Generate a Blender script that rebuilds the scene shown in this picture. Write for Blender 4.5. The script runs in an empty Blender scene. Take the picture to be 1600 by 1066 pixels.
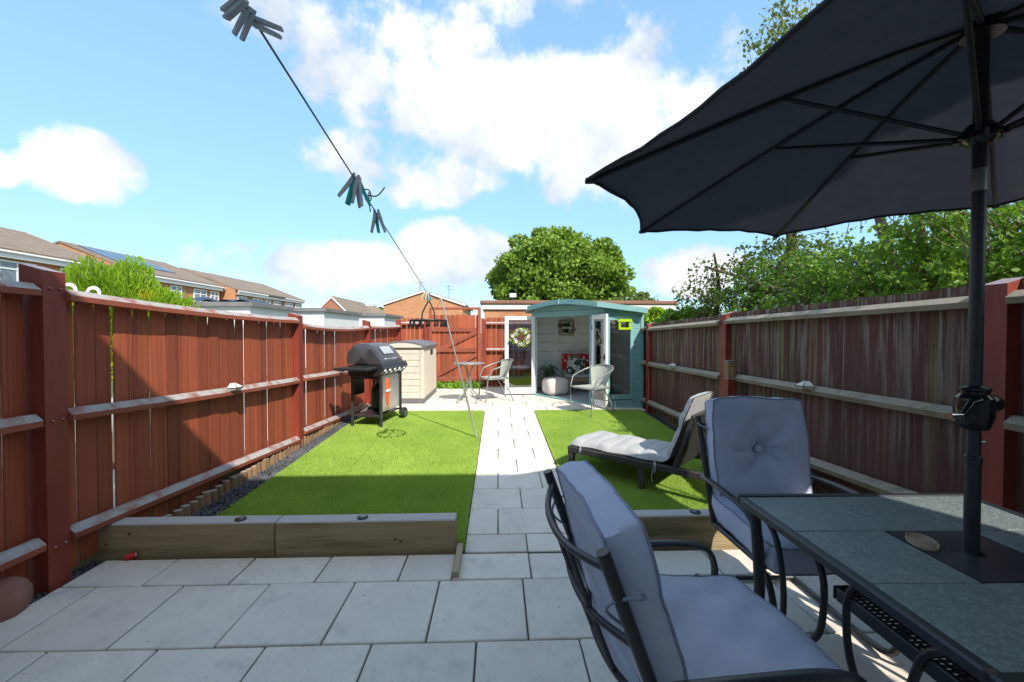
import bpy, bmesh, math, random
import numpy as np
from mathutils import Vector, Matrix, Euler, noise
random.seed(7); RNG = np.random.default_rng(7)
S = bpy.context.scene; COL = S.collection
R = math.radians
# ------------------------------------------------------------------ camera
CAM_H = 1.38; FPX = 665.0
PITCH = math.atan(13 / FPX); YAW = math.atan(22 / FPX)
cd = bpy.data.cameras.new('camera'); cam = bpy.data.objects.new('camera', cd); COL.objects.link(cam)
cam.location = (0, 0, CAM_H); cam.rotation_euler = (math.pi / 2 - PITCH, 0, -YAW)
cd.sensor_width = 36; cd.lens = FPX * 36 / 1600; cd.clip_start = .02; cd.clip_end = 2000
S.camera = cam
_fw = Vector((math.sin(YAW) * math.cos(PITCH), math.cos(YAW) * math.cos(PITCH), -math.sin(PITCH)))
_rt = Vector((math.cos(YAW), -math.sin(YAW), 0)); _up = _rt.cross(_fw)
def pray(px, py): return (_fw * FPX + _rt * (px - 800) + _up * (533 - py)).normalized()
# ------------------------------------------------------------------ sun and sky
SUN = Vector((-.50, .97, -1.0)).normalized()
SUN_EL = math.asin(-SUN.z); SUN_ROT = math.atan2(-SUN.x, -SUN.y)
sl = bpy.data.lights.new('sun', 'SUN'); sun = bpy.data.objects.new('sun', sl); COL.objects.link(sun)
sl.energy = 2.0; sl.angle = R(.53); sl.color = (1, .93, .82)
sun.rotation_euler = SUN.to_track_quat('-Z', 'Y').to_euler(); sun.location = (6, -12, 14)
S.view_settings.view_transform = 'Standard'; S.view_settings.look = 'None'
S.view_settings.exposure = 1.66; S.view_settings.gamma = 1
S.cycles.max_bounces = 8; S.cycles.transparent_max_bounces = 16

class NT:
    """small node helper"""
    def __init__(s, tree): s.t = tree; s.n = tree.nodes; s.l = tree.links
    def new(s, typ, **kw):
        n = s.n.new(typ)
        for k, v in kw.items(): setattr(n, k, v)
        return n
    def put(s, sock, v):
        if isinstance(v, bpy.types.NodeSocket): s.l.new(v, sock)
        elif v is not None:
            try: sock.default_value = v
            except Exception: sock.default_value = tuple(v) + (1,)
    def m(s, op, a, b=None, c=None, clamp=False):
        n = s.new('ShaderNodeMath', operation=op, use_clamp=clamp)
        s.put(n.inputs[0], a); s.put(n.inputs[1], b); s.put(n.inputs[2], c); return n.outputs[0]
    def vm(s, op, a, b=None):
        n = s.new('ShaderNodeVectorMath', operation=op); s.put(n.inputs[0], a); s.put(n.inputs[1], b); return n.outputs[0]
    def sep(s, v): n = s.new('ShaderNodeSeparateXYZ'); s.put(n.inputs[0], v); return n.outputs
    def comb(s, x, y, z):
        n = s.new('ShaderNodeCombineXYZ'); s.put(n.inputs[0], x); s.put(n.inputs[1], y); s.put(n.inputs[2], z); return n.outputs[0]
    def noise(s, vec, scale, detail=4, rough=.55, dist=0):
        n = s.new('ShaderNodeTexNoise'); s.put(n.inputs['Vector'], vec); n.inputs['Scale'].default_value = scale
        n.inputs['Detail'].default_value = detail; n.inputs['Roughness'].default_value = rough; n.inputs['Distortion'].default_value = dist
        return n.outputs['Fac']
    def mr(s, v, a, b, c=0, d=1, smooth=False):
        n = s.new('ShaderNodeMapRange'); n.interpolation_type = 'SMOOTHSTEP' if smooth else 'LINEAR'
        s.put(n.inputs[0], v)
        for i, q in enumerate((a, b, c, d)): s.put(n.inputs[i + 1], q)
        return n.outputs[0]
    def mix(s, f, a, b, mode='MIX'):
        n = s.new('ShaderNodeMix', data_type='RGBA', blend_type=mode)
        s.put(n.inputs[0], f); s.put(n.inputs[6], a if isinstance(a, bpy.types.NodeSocket) else tuple(a) + (1,) if len(a) == 3 else a)
        s.put(n.inputs[7], b if isinstance(b, bpy.types.NodeSocket) else tuple(b) + (1,) if len(b) == 3 else b); return n.outputs[2]

world = bpy.data.worlds.new('World'); S.world = world; world.use_nodes = True
w = NT(world.node_tree); w.n.clear()
sky = w.new('ShaderNodeTexSky', sky_type='NISHITA'); sky.sun_disc = False
sky.sun_elevation = SUN_EL; sky.sun_rotation = SUN_ROT; sky.air_density = 1.0; sky.dust_density = .35; sky.ozone_density = 1.6
gen = w.new('ShaderNodeTexCoord').outputs['Generated']
dx, dy, dz = w.sep(gen)
az = w.m('ARCTAN2', dx, dy); el = w.m('ARCSINE', dz)
# clouds: banks at the bearings where they stand in the sky, plus scattered cumulus all round
wob = w.noise(gen, 5.0, 5, .6); wob2 = w.noise(w.vm('ADD', gen, (3.1, 1.7, 5.2)), 13.0, 6, .62)
def blob(px, py, rx, ry, k=1.0):
    d = pray(px, py); a0 = math.atan2(d.x, d.y); e0 = math.asin(d.z)
    d1 = pray(px + rx, py); d2 = pray(px, py - ry)
    ra = abs(math.atan2(d1.x, d1.y) - a0) + .01; re = abs(math.asin(d2.z) - e0) + .01
    u = w.m('DIVIDE', w.m('SUBTRACT', az, a0), ra); v = w.m('DIVIDE', w.m('SUBTRACT', el, e0), re)
    r2 = w.m('ADD', w.m('MULTIPLY', u, u), w.m('MULTIPLY', v, v))
    return w.m('MULTIPLY', w.m('SUBTRACT', 1.0, r2, clamp=True), k)
BL = [(820, 180, 320, 115, 1), (960, 225, 230, 120, .95), (640, 265, 180, 65, .62), (620, 140, 160, 70, .8), (125, 262, 105, 62, 1.0),
      (2, 262, 40, 26, .7), (560, 418, 230, 48, .9), (705, 395, 110, 55, 1.0), (600, 60, 260, 80, .5), (1010, 60, 130, 60, .42),
      (1090, 425, 110, 40, .85), (860, 5, 400, 40, .4), (1180, 60, 120, 60, .3)]
mask = None
for b in BL:
    q = blob(*b); mask = q if mask is None else w.m('MAXIMUM', mask, q)
# scattered clouds round the rest of the sky, outside the bearings of the banks above
pl = w.comb(w.m('DIVIDE', dx, w.m('ADD', w.m('MAXIMUM', dz, 0.0), .18)), w.m('DIVIDE', dy, w.m('ADD', w.m('MAXIMUM', dz, 0.0), .18)), 0.0)
gn = w.noise(pl, 1.15, 3, .5)
gmask = w.m('MULTIPLY', w.mr(gn, .42, .6, 0, .9, True), w.mr(dy, -.1, .5, 1, 0, True))
mask = w.m('MAXIMUM', mask, gmask)
dens = w.m('ADD', mask, w.m('ADD', w.m('MULTIPLY', w.m('SUBTRACT', wob, .5), 1.7), w.m('MULTIPLY', w.m('SUBTRACT', wob2, .5), 1.5)))
cov = w.m('MULTIPLY', w.mr(dens, .12, .62, 0, 1, True), w.mr(mask, .0, .22, 0, 1, True))
shade = w.noise(w.vm('ADD', gen, (.03, .0, .12)), 5.5, 5, .58)
ccol = w.mix(w.mr(w.m('ADD', shade, w.m('MULTIPLY', dens, .10)), .42, .66), (1.55, 1.7, 1.95), (2.5, 2.5, 2.5))
haze = w.mr(el, 0.0, .9, .75, .5, True)
skyc = w.mix(1.0, sky.outputs[0], (.72, .75, .74, 1), 'MULTIPLY')
skyc = w.mix(haze, skyc, (.74, 1.46, 2.12))
final = w.mix(w.m('MULTIPLY', cov, .93), skyc, ccol)
bg = w.new('ShaderNodeBackground'); bg.inputs[1].default_value = .15
w.l.new(final, bg.inputs[0]); w.l.new(bg.outputs[0], w.new('ShaderNodeOutputWorld').inputs[0])

# ------------------------------------------------------------------ mesh helpers
class MB:
    def __init__(s): s.v = []; s.f = []
    def add(s, v, f):
        o = len(s.v); s.v += [tuple(q) for q in v]; s.f += [tuple(i + o for i in q) for q in f]; return s
    def box(s, x0, x1, y0, y1, z0, z1, M=None):
        v = [(x0, y0, z0), (x1, y0, z0), (x1, y1, z0), (x0, y1, z0), (x0, y0, z1), (x1, y0, z1), (x1, y1, z1), (x0, y1, z1)]
        if M is not None: v = [M @ Vector(q) for q in v]
        return s.add(v, [(0, 3, 2, 1), (4, 5, 6, 7), (0, 1, 5, 4), (1, 2, 6, 5), (2, 3, 7, 6), (3, 0, 4, 7)])
    def bbox(s, x0, x1, y0, y1, z0, z1, b=.004, M=None):
        """box with chamfered edges"""
        v = []; f = []
        cx, cy, cz = (x0 + x1) / 2, (y0 + y1) / 2, (z0 + z1) / 2; h = ((x1 - x0) / 2, (y1 - y0) / 2, (z1 - z0) / 2)
        b = min(b, min(h) * .9); idx = {}
        for sx in (-1, 1):
            for sy in (-1, 1):
                for sz in (-1, 1):
                    sg = (sx, sy, sz)
                    for ax in range(3):
                        p = [sg[i] * (h[i] - (b if i != ax else 0)) for i in range(3)]
                        idx[(sx, sy, sz, ax)] = len(v); v.append((cx + p[0], cy + p[1], cz + p[2]))
        for ax in range(3):
            o = [i for i in range(3) if i != ax]
            for sg in (-1, 1):
                q = []
                for a, c in ((-1, -1), (1, -1), (1, 1), (-1, 1)):
                    k = [0, 0, 0]; k[ax] = sg; k[o[0]] = a; k[o[1]] = c; q.append(idx[(*k, ax)])
                if (sg == 1) == (ax == 1): q.reverse()
                f.append(q)
            for a in (-1, 1):
                for c in (-1, 1):
                    k0 = [0, 0, 0]; k0[o[0]] = a; k0[o[1]] = c; k1 = list(k0); k0[ax] = -1; k1[ax] = 1
                    f.append([idx[(*k0, o[0])], idx[(*k1, o[0])], idx[(*k1, o[1])], idx[(*k0, o[1])]])
        for sx in (-1, 1):
            for sy in (-1, 1):
                for sz in (-1, 1): f.append([idx[(sx, sy, sz, i)] for i in range(3)])
        if M is not None: v = [M @ Vector(q) for q in v]
        return s.add(v, f)
    def tube(s, pts, r, n=8, smooth=0, cap=True, closed=False, flat=None):
        pts = [Vector(p) for p in pts]
        if smooth: pts = catmull(pts, smooth, closed)
        N = len(pts); rr = r if hasattr(r, '__len__') else [r] * N
        if hasattr(r, '__len__') and len(rr) != N: rr = list(np.interp(np.linspace(0, 1, N), np.linspace(0, 1, len(r)), r))
        v = []; prev = None
        for i, p in enumerate(pts):
            a = pts[i - 1] if (i > 0 or closed) else p; b = pts[(i + 1) % N] if (i < N - 1 or closed) else p
            t = (b - a).normalized() if (b - a).length > 1e-9 else Vector((0, 0, 1))
            if prev is None: u = t.cross(Vector((0, 0, 1)) if abs(t.z) < .9 else Vector((1, 0, 0))).normalized()
            else: u = (prev - t * prev.dot(t)).normalized()
            prev = u; q = t.cross(u)
            for k in range(n):
                an = 2 * math.pi * (k + .5) / n
                fx, fy = (1, 1) if flat is None else flat
                v.append(p + u * (math.cos(an) * rr[i] * fx) + q * (math.sin(an) * rr[i] * fy))
        f = []
        for i in range(N if closed else N - 1):
            j = (i + 1) % N
            for k in range(n): f.append((i * n + k, i * n + (k + 1) % n, j * n + (k + 1) % n, j * n + k))
        if cap and not closed: f.append(tuple(range(n))[::-1]); f.append(tuple((N - 1) * n + k for k in range(n)))
        return s.add(v, f)
    def bar(s, pts, wd, ht, up=(0, 0, 1), arris=0):
        """rectangular section swept along points; wd sideways, ht along up; arris slopes the top towards one side"""
        pts = [Vector(p) for p in pts]; up = Vector(up); v = []
        pr = ((-1, -1), (1, -1), (1, 1), (-1, 1)) if not arris else ((-1, -1), (1, -1), (1, -.05), (-.3, 1), (-1, 1))
        for i, p in enumerate(pts):
            t = (pts[min(i + 1, len(pts) - 1)] - pts[max(i - 1, 0)]).normalized()
            sd = t.cross(up).normalized(); u2 = sd.cross(t)
            if arris < 0: sd = -sd
            for a, b in pr: v.append(p + sd * (a * wd / 2) + u2 * (b * ht / 2))
        n = len(pr); f = []
        for i in range(len(pts) - 1):
            for k in range(n): f.append((i * n + k, i * n + (k + 1) % n, i * n + n + (k + 1) % n, i * n + n + k))
        f.append(tuple(range(n))[::-1]); m = (len(pts) - 1) * n; f.append(tuple(m + k for k in range(n)))
        return s.add(v, f)
    def lathe(s, prof, n=16, M=None):
        v = []; f = []
        for r, z in prof:
            for k in range(n):
                a = 2 * math.pi * k / n; v.append((r * math.cos(a), r * math.sin(a), z))
        for i in range(len(prof) - 1):
            for k in range(n): f.append((i * n + k, i * n + (k + 1) % n, (i + 1) * n + (k + 1) % n, (i + 1) * n + k))
        f.append(tuple(range(n))[::-1]); f.append(tuple((len(prof) - 1) * n + k for k in range(n)))
        if M is not None: v = [M @ Vector(q) for q in v]
        return s.add(v, f)
    def prism(s, poly, a, b, axis='y', M=None):
        """polygon extruded from a to b along axis; poly gives the two other coordinates in order"""
        n = len(poly); v = []
        for t in (a, b):
            for p, q in poly:
                v.append({'x': (t, p, q), 'y': (p, t, q), 'z': (p, q, t)}[axis])
        f = [tuple(range(n)), tuple(range(2 * n - 1, n - 1, -1))] + [(i, n + i, n + (i + 1) % n, (i + 1) % n) for i in range(n)]
        if M is not None: v = [M @ Vector(q) for q in v]
        return s.add(v, f)
    def grid(s, fn, nu, nv, flip=False, wrapu=False):
        v = [fn(i / nu, j / nv) for i in range(nu + (0 if wrapu else 1)) for j in range(nv + 1)]; f = []; w_ = nv + 1
        for i in range(nu):
            i2 = (i + 1) % nu if wrapu else i + 1
            for j in range(nv):
                q = (i * w_ + j, i2 * w_ + j, i2 * w_ + j + 1, i * w_ + j + 1); f.append(q[::-1] if flip else q)
        return s.add(v, f)
    def mesh(s, name, smooth=None):
        me = bpy.data.meshes.new(name); me.from_pydata([tuple(q) for q in s.v], [], s.f); me.update()
        bm = bmesh.new(); bm.from_mesh(me); bmesh.ops.recalc_face_normals(bm, faces=bm.faces); bm.to_mesh(me); bm.free()
        if smooth is not None:
            me.shade_smooth()
            if smooth < 170: me.set_sharp_from_angle(angle=R(smooth))
        return me
def catmull(p, n, closed=False):
    out = []; N = len(p)
    for i in range(N if closed else N - 1):
        g = lambda k: p[k % N] if closed else p[max(0, min(N - 1, k))]
        a, b, c, d = g(i - 1), g(i), g(i + 1), g(i + 2)
        for k in range(n):
            t = k / n
            out.append(.5 * ((2 * b) + (c - a) * t + (2 * a - 5 * b + 4 * c - d) * t * t + (3 * b - a - 3 * c + d) * t ** 3))
    if not closed: out.append(p[-1])
    return out
def raw_mesh(name, V, F):
    """numpy triangles or quads to mesh"""
    me = bpy.data.meshes.new(name); n = F.shape[1]
    me.vertices.add(len(V)); me.vertices.foreach_set('co', V.astype(np.float32).ravel())
    me.loops.add(F.size); me.loops.foreach_set('vertex_index', F.astype(np.int32).ravel())
    me.polygons.add(len(F)); me.polygons.foreach_set('loop_start', np.arange(0, F.size, n, dtype=np.int32))
    me.update(calc_edges=True); return me
def ob(name, geo, mat=None, parent=None, loc=(0, 0, 0), rot=(0, 0, 0), scale=(1, 1, 1), smooth=None):
    me = geo.mesh(name, smooth) if isinstance(geo, MB) else geo
    if mat is not None and len(me.materials) == 0: me.materials.append(mat)
    o = bpy.data.objects.new(name, me); COL.objects.link(o)
    o.location = loc; o.rotation_euler = rot; o.scale = scale; o.parent = parent; return o
def tag(o, label=None, cat=None, group=None, kind=None):
    for k, v in (('label', label), ('category', cat), ('group', group), ('kind', kind)):
        if v: o[k] = v
    return o
def thing(name, label, cat, loc=(0, 0, 0), rz=0, group=None, rot=None):
    o = bpy.data.objects.new(name, None); COL.objects.link(o); o.empty_display_size = .1
    o.location = loc; o.rotation_euler = rot or (0, 0, rz); return tag(o, label, cat, group)
def copy_tree(o, parent=None):
    c = o.copy(); COL.objects.link(c); c.parent = parent
    for ch in o.children: copy_tree(ch, c)
    return c
def gz(y): return min(max(0.0, .03 * (y - 2.7)), .135)      # the garden climbs gently away from the patio

# ------------------------------------------------------------------ materials
MATS = {}
def mat(name, c1, c2=None, scale=8, rough=.7, bump=0, bscale=None, stretch=(1, 1, 1), metal=0, vary=0, spec=.4, extra=None, coat=0, transl=0, ttint=(1.25, 1.35, .7), c3=None, s3=2, a3=(.5, .7), sheen=0):
    if name in MATS: return MATS[name]
    m = bpy.data.materials.new(name); m.use_nodes = True; t = NT(m.node_tree)
    b = t.n['Principled BSDF']; b.inputs['Roughness'].default_value = rough; b.inputs['Metallic'].default_value = metal
    b.inputs['Specular IOR Level'].default_value = spec; b.inputs['Coat Weight'].default_value = coat
    if sheen: b.inputs['Sheen Weight'].default_value = sheen
    tc = t.new('ShaderNodeTexCoord').outputs['Object']; oi = t.new('ShaderNodeObjectInfo').outputs['Random']
    ofs = t.comb(t.m('MULTIPLY', oi, 37.0), t.m('MULTIPLY', oi, 71.0), t.m('MULTIPLY', oi, 13.0))
    vec = t.vm('ADD', t.vm('MULTIPLY', tc, stretch), ofs)
    c2 = c2 or c1
    col = t.mix(t.mr(t.noise(vec, scale, 6, .6), .3, .7), c1, c2)
    if c3: col = t.mix(t.mr(t.noise(t.vm('ADD', vec, (9, 4, 2)), s3, 5, .6), a3[0], a3[1], 0, 1, True), col, c3)
    if vary: col = t.mix(1.0, col, t.comb(*[t.mr(oi, 0, 1, 1 - vary, 1 + vary)] * 3), 'MULTIPLY')
    if extra: col = extra(t, col, tc, vec, b)
    t.put(b.inputs['Base Color'], col)
    if bump:
        bn = t.new('ShaderNodeBump'); bn.inputs['Strength'].default_value = bump; bn.inputs['Distance'].default_value = .01
        t.put(bn.inputs['Height'], t.noise(vec, bscale or scale * 4, 6, .65)); t.l.new(bn.outputs[0], b.inputs['Normal'])
    if transl:
        tr = t.new('ShaderNodeBsdfTranslucent'); t.put(tr.inputs[0], t.mix(1.0, col, ttint, 'MULTIPLY')); mx = t.new('ShaderNodeMixShader'); mx.inputs[0].default_value = transl
        t.l.new(b.outputs[0], mx.inputs[1]); t.l.new(tr.outputs[0], mx.inputs[2]); t.l.new(mx.outputs[0], t.n['Material Output'].inputs[0])
    MATS[name] = m; return m
def weathered(grey=(.37, .35, .34), lo=.34):
    """bare silvered timber on faces that look up"""
    def fn(t, col, tc, vec, b):
        nz = t.sep(t.new('ShaderNodeNewGeometry').outputs['Normal'])[2]
        k = t.m('MULTIPLY', t.mr(nz, .35, .6), t.mr(t.noise(vec, 9, 5, .7), lo, lo + .2, .15, 1))
        return t.mix(k, col, grey)
    return fn
def knotty(t, col, tc, vec, b):
    x, y, z = t.sep(vec); v = t.new('ShaderNodeTexVoronoi'); t.put(v.inputs['Vector'], t.comb(t.m('MULTIPLY', x, .16), y, t.m('MULTIPLY', z, .9))); v.inputs['Scale'].default_value = 4.2
    k = t.m('MULTIPLY', t.mr(v.outputs['Distance'], .035, .075, 1, 0, True), t.mr(t.sep(v.outputs['Color'])[0], .45, .5))
    wear = t.mr(t.noise(t.vm('MULTIPLY', vec, (6, 1, 1.4)), 2.2, 6, .7), .64, .74, 0, .4)
    return t.mix(wear, t.mix(t.m('MULTIPLY', k, .8), col, (.05, .016, .01)), (.48, .17, .09))
def brickx(bw=.225, bh=.075, mortar=(.35, .31, .27), c1=(.42, .17, .07), c2=(.55, .26, .11)):
    def fn(t, col, tc, vec, b):
        x, y, z = t.sep(tc); n = t.new('ShaderNodeTexBrick')
        t.put(n.inputs['Vector'], t.comb(t.m('ADD', x, y), z, 0.0)); n.inputs['Scale'].default_value = 1
        n.inputs['Brick Width'].default_value = bw; n.inputs['Row Height'].default_value = bh; n.inputs['Mortar Size'].default_value = .006
        n.inputs['Color1'].default_value = (*c1, 1); n.inputs['Color2'].default_value = (*c2, 1); n.inputs['Mortar'].default_value = (*mortar, 1)
        return t.mix(.25, n.outputs[0], col, 'MULTIPLY') if False else t.mix(.85, col, n.outputs[0])
    return fn
def tiles(rh=.13, bw=.3):
    def fn(t, col, tc, vec, b):
        x, y, z = t.sep(tc); n = t.new('ShaderNodeTexBrick')
        t.put(n.inputs['Vector'], t.comb(y, z, 0.0)); n.inputs['Scale'].default_value = 1
        n.inputs['Brick Width'].default_value = bw; n.inputs['Row Height'].default_value = rh; n.inputs['Mortar Size'].default_value = .014
        n.inputs['Color1'].default_value = (.20, .155, .12, 1); n.inputs['Color2'].default_value = (.28, .215, .165, 1); n.inputs['Mortar'].default_value = (.09, .075, .065, 1)
        return t.mix(.75, col, n.outputs[0])
    return fn
def streaks(t, col, tc, vec, b):
    """green algae and bare grey wood in vertical runs on the shaded fence"""
    z = t.sep(tc)[2]
    k = t.mr(t.noise(t.vm('MULTIPLY', vec, (1.5, 1, 2.4)), 1.0, 5, .68), .45, .62, 0, 1, True)
    fine = t.mr(t.noise(t.vm('MULTIPLY', vec, (5, 1, 2.6)), 1.3, 5, .6), .35, .65, .35, 1)
    g = t.mr(t.noise(vec, .8, 3, .6), .42, .60, 0, 1, True)
    up = t.mr(z, .15, .85, .12, 1)
    col = t.mix(t.m('MULTIPLY', t.m('MULTIPLY', t.m('MULTIPLY', k, up), fine), .8), col, t.mix(g, (.29, .29, .12), (.38, .35, .30)))
    return col
def riven(t, col, tc, vec, b):
    n = t.noise(vec, 3.2, 6, .6, .8); ridge = t.mr(t.m('ABSOLUTE', t.m('SUBTRACT', n, .5)), 0, .018, 1, 0)
    col = t.mix(t.m('MULTIPLY', ridge, .16), col, (.30, .27, .24))
    sp = t.mr(t.noise(t.vm('ADD', vec, (4, 8, 1)), 55, 2, .5), .68, .76, 0, .45)
    return t.mix(sp, col, (.26, .24, .22))
M_slab = mat('riven_paving', (.64, .585, .515), (.75, .69, .615), 2.6, .75, .8, 9, vary=.055, c3=(.57, .53, .485), s3=5, a3=(.55, .72), extra=riven)
M_joint = mat('joint_sand', (.07, .065, .06), (.11, .10, .09), 30, .95)
M_turfbase = mat('turf_backing', (.07, .14, .02), (.10, .19, .03), 25, .95)
M_grass = mat('artificial_grass', (.29, .44, .075), (.41, .56, .11), 1.7, .55, transl=.25, spec=.25, c3=(.46, .56, .18), s3=60, a3=(.6, .75))
M_gravel = mat('slate_gravel', (.045, .05, .06), (.13, .14, .155), 3, .7, .3, 40, c3=(.2, .2, .2), s3=23, a3=(.6, .7))
M_soil = mat('dark_soil', (.035, .035, .035), (.06, .058, .056), 12, .95, .6, 60)
M_ground = mat('rough_ground', (.08, .12, .03), (.14, .13, .08), .3, .95, .4, 3)
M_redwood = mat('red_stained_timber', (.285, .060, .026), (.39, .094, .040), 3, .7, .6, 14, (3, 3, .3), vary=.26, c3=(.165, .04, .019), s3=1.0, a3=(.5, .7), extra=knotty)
M_redrail = mat('red_rail_timber', (.23, .052, .028), (.31, .085, .045), 4, .72, .4, 18, (1, 1, 1), vary=.08, extra=weathered())
M_post = mat('red_painted_post', (.19, .032, .021), (.25, .045, .027), 5, .55, .2, 12, (2, 2, .4), c3=(.16, .022, .02), s3=2.5, a3=(.52, .7), extra=weathered((.30, .24, .28), .2))
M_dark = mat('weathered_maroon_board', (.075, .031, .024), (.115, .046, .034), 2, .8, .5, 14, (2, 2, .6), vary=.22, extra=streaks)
M_darkrail = mat('mossy_rail', (.17, .13, .08), (.25, .20, .14), 5, .85, .5, 18, vary=.08, c3=(.13, .13, .04), s3=3, extra=weathered((.30, .27, .22), .3))
M_board2 = mat('mossy_gravel_board', (.16, .14, .07), (.12, .09, .05), 5, .85, .4, 15, (.4, .4, 2))
M_log = mat('log_timber', (.27, .17, .09), (.17, .10, .06), 7, .85, .5, 20, (2, 2, .4), vary=.2, extra=weathered((.38, .33, .26), .3))
M_sleeper = mat('sleeper_timber', (.30, .225, .12), (.40, .31, .18), 5, .8, .5, 22, (.35, 4, 4), vary=.05, c3=(.13, .125, .05), s3=2.2, a3=(.46, .66), extra=weathered((.44, .42, .41), .2))
M_knot = mat('timber_knot', (.10, .065, .035), (.14, .09, .05), 30, .8)
M_plank = mat('pale_plank', (.45, .36, .25), (.36, .28, .2), 6, .8, .4, 20, (4, .4, 4))
M_black = mat('black_powder_coat', (.014, .016, .02), (.022, .024, .028), 20, .38, .05, 200, spec=.5)
M_blackgloss = mat('black_gloss_plastic', (.01, .011, .013), None, 20, .15, spec=.5)
M_greymetal = mat('grey_steel', (.33, .34, .35), (.25, .26, .27), 12, .35, metal=.9)
M_chrome = mat('chrome', (.75, .76, .78), None, 10, .12, metal=1)
def weave_fn(sc, d, lo=(.62,) * 3):
    def fn(t, col, tc, vec, b):
        ck = t.new('ShaderNodeTexBrick'); x, y, z = t.sep(tc)
        t.put(ck.inputs['Vector'], t.comb(t.m('ADD', x, y), t.m('ADD', z, t.m('MULTIPLY', y, .35)), 0.0)); ck.inputs['Scale'].default_value = sc
        ck.inputs['Brick Width'].default_value = 1; ck.inputs['Row Height'].default_value = .5; ck.inputs['Mortar Size'].default_value = .07
        ck.inputs['Color1'].default_value = (1, 1, 1, 1); ck.inputs['Color2'].default_value = (.8, .8, .8, 1); ck.inputs['Mortar'].default_value = (d, d, d, 1)
        return t.mix(1.0, col, ck.outputs[0], 'MULTIPLY')
    return fn
M_cushion = mat('grey_lilac_canvas', (.42, .455, .60), (.48, .515, .66), 5, .9, .5, 26, c3=(.52, .53, .63), s3=3, sheen=.15)
M_piping = mat('cushion_piping', (.22, .24, .34), (.26, .28, .38), 30, .9)
def speck(t, col, tc, vec, b):
    v = t.new('ShaderNodeTexVoronoi'); t.put(v.inputs['Vector'], vec); v.inputs['Scale'].default_value = 150
    return t.mix(t.mr(t.sep(v.outputs['Color'])[0], .35, 1, 0, .45), col, (.36, .41, .40))
M_tile = mat('speckled_table_tile', (.12, .15, .155), (.16, .19, .19), 6, .3, .12, 150, spec=.5, extra=speck)
M_tiledark = mat('plain_dark_tile', (.025, .032, .042), (.035, .042, .052), 4, .25, spec=.5, c3=(.055, .06, .065), s3=6)
def seams(t, col, tc, vec, b): return col
M_canopy = mat('charcoal_canopy', (.036, .038, .042), (.044, .046, .050), 14, .85, .35, 90, transl=.3, ttint=(1, 1.05, 1.25), sheen=.1)
M_teal = mat('teal_paint', (.165, .345, .35), (.21, .40, .405), 4, .55, .2, 20, (.6, .6, 3), vary=.04)
M_white = mat('white_paint', (.78, .79, .80), (.72, .73, .74), 4, .45, .05, 40)
M_cream = mat('cream_boarding', (.80, .79, .76), (.86, .85, .82), 4, .6, .1, 20)
M_floor = mat('grey_floor_covering', (.30, .31, .33), (.38, .39, .41), 12, .8)
M_beige = mat('beige_resin', (.58, .52, .44), (.64, .575, .49), 6, .6, .25, 60, (1, 1, 5), spec=.3)
M_greyresin = mat('grey_resin', (.12, .12, .13), (.17, .165, .175), 6, .55, .2, 40)
M_brick = mat('orange_brick', (.46, .20, .08), (.36, .15, .06), 1.5, .85, .2, 30, extra=brickx())
M_brickdark = mat('red_brick', (.33, .10, .05), (.27, .085, .045), 1.5, .85, .2, 30, extra=brickx(c1=(.32, .10, .05), c2=(.40, .15, .07)))
M_roof = mat('brown_roof_tile', (.23, .175, .135), (.28, .22, .17), .8, .85, .4, 12, extra=tiles(), c3=(.28, .17, .08), s3=.7, a3=(.6, .75))
M_felt = mat('roof_felt', (.13, .13, .14), (.2, .2, .205), 2, .8, .3, 30)
M_browncap = mat('brown_roof_edge', (.20, .10, .07), (.25, .135, .095), 3, .8, .3, 20)
M_fascia = mat('flaking_white_fascia', (.60, .60, .585), (.68, .68, .66), 5, .7, .2, 20, (.4, 1, 2), c3=(.33, .32, .30), s3=6, a3=(.62, .7))
M_render = mat('white_render', (.62, .64, .67), (.7, .71, .73), 3, .85)
M_solar = mat('solar_panel_glass', (.035, .05, .085), (.05, .065, .1), 3, .12, spec=.6)
M_bark = mat('bark', (.12, .09, .065), (.18, .14, .10), 6, .95, .8, 18, (2, 2, .4))
M_twig = mat('twig_bark', (.10, .075, .05), (.17, .13, .09), 10, .9)
M_oak = mat('oak_leaf', (.11, .20, .03), (.24, .36, .05), .9, .5, transl=.3, spec=.3, c3=(.32, .43, .06), s3=3.3, a3=(.5, .72))
M_leaf = mat('hedge_leaf', (.13, .25, .04), (.22, .36, .055), 2.2, .45, transl=.4, spec=.35, c3=(.32, .45, .06), s3=5, a3=(.55, .75))
M_leaf2 = mat('sparse_leaf', (.10, .15, .03), (.17, .20, .04), 2.2, .5, transl=.4, spec=.3, c3=(.22, .20, .05), s3=7, a3=(.6, .75))
M_bush = mat('lime_conifer_leaf', (.17, .31, .02), (.27, .42, .03), 4, .6, transl=.3, spec=.2, c3=(.42, .40, .03), s3=1.6, a3=(.58, .7))
M_gold = mat('golden_conifer_leaf', (.45, .40, .03), (.30, .36, .03), 4, .6, transl=.3, spec=.2)
M_wick = mat('dark_resin_weave', (.05, .048, .047), (.085, .08, .078), 20, .5, extra=weave_fn(34, .25))
M_resinleg = mat('dark_resin', (.05, .048, .047), (.07, .067, .065), 10, .5)
M_mattress = mat('pale_grey_cotton', (.34, .345, .35), (.41, .41, .415), 8, .9, .2, 120, sheen=.1)
M_sage = mat('sage_weave', (.40, .42, .37), (.48, .50, .44), 20, .7, extra=weave_fn(60, .6))
M_sagemetal = mat('grey_green_tube', (.22, .25, .24), (.27, .3, .29), 10, .35, spec=.5, metal=.3)
M_glasstop = mat('frosted_table_glass', (.30, .36, .36), (.36, .42, .42), 14, .12, spec=.6)
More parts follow.
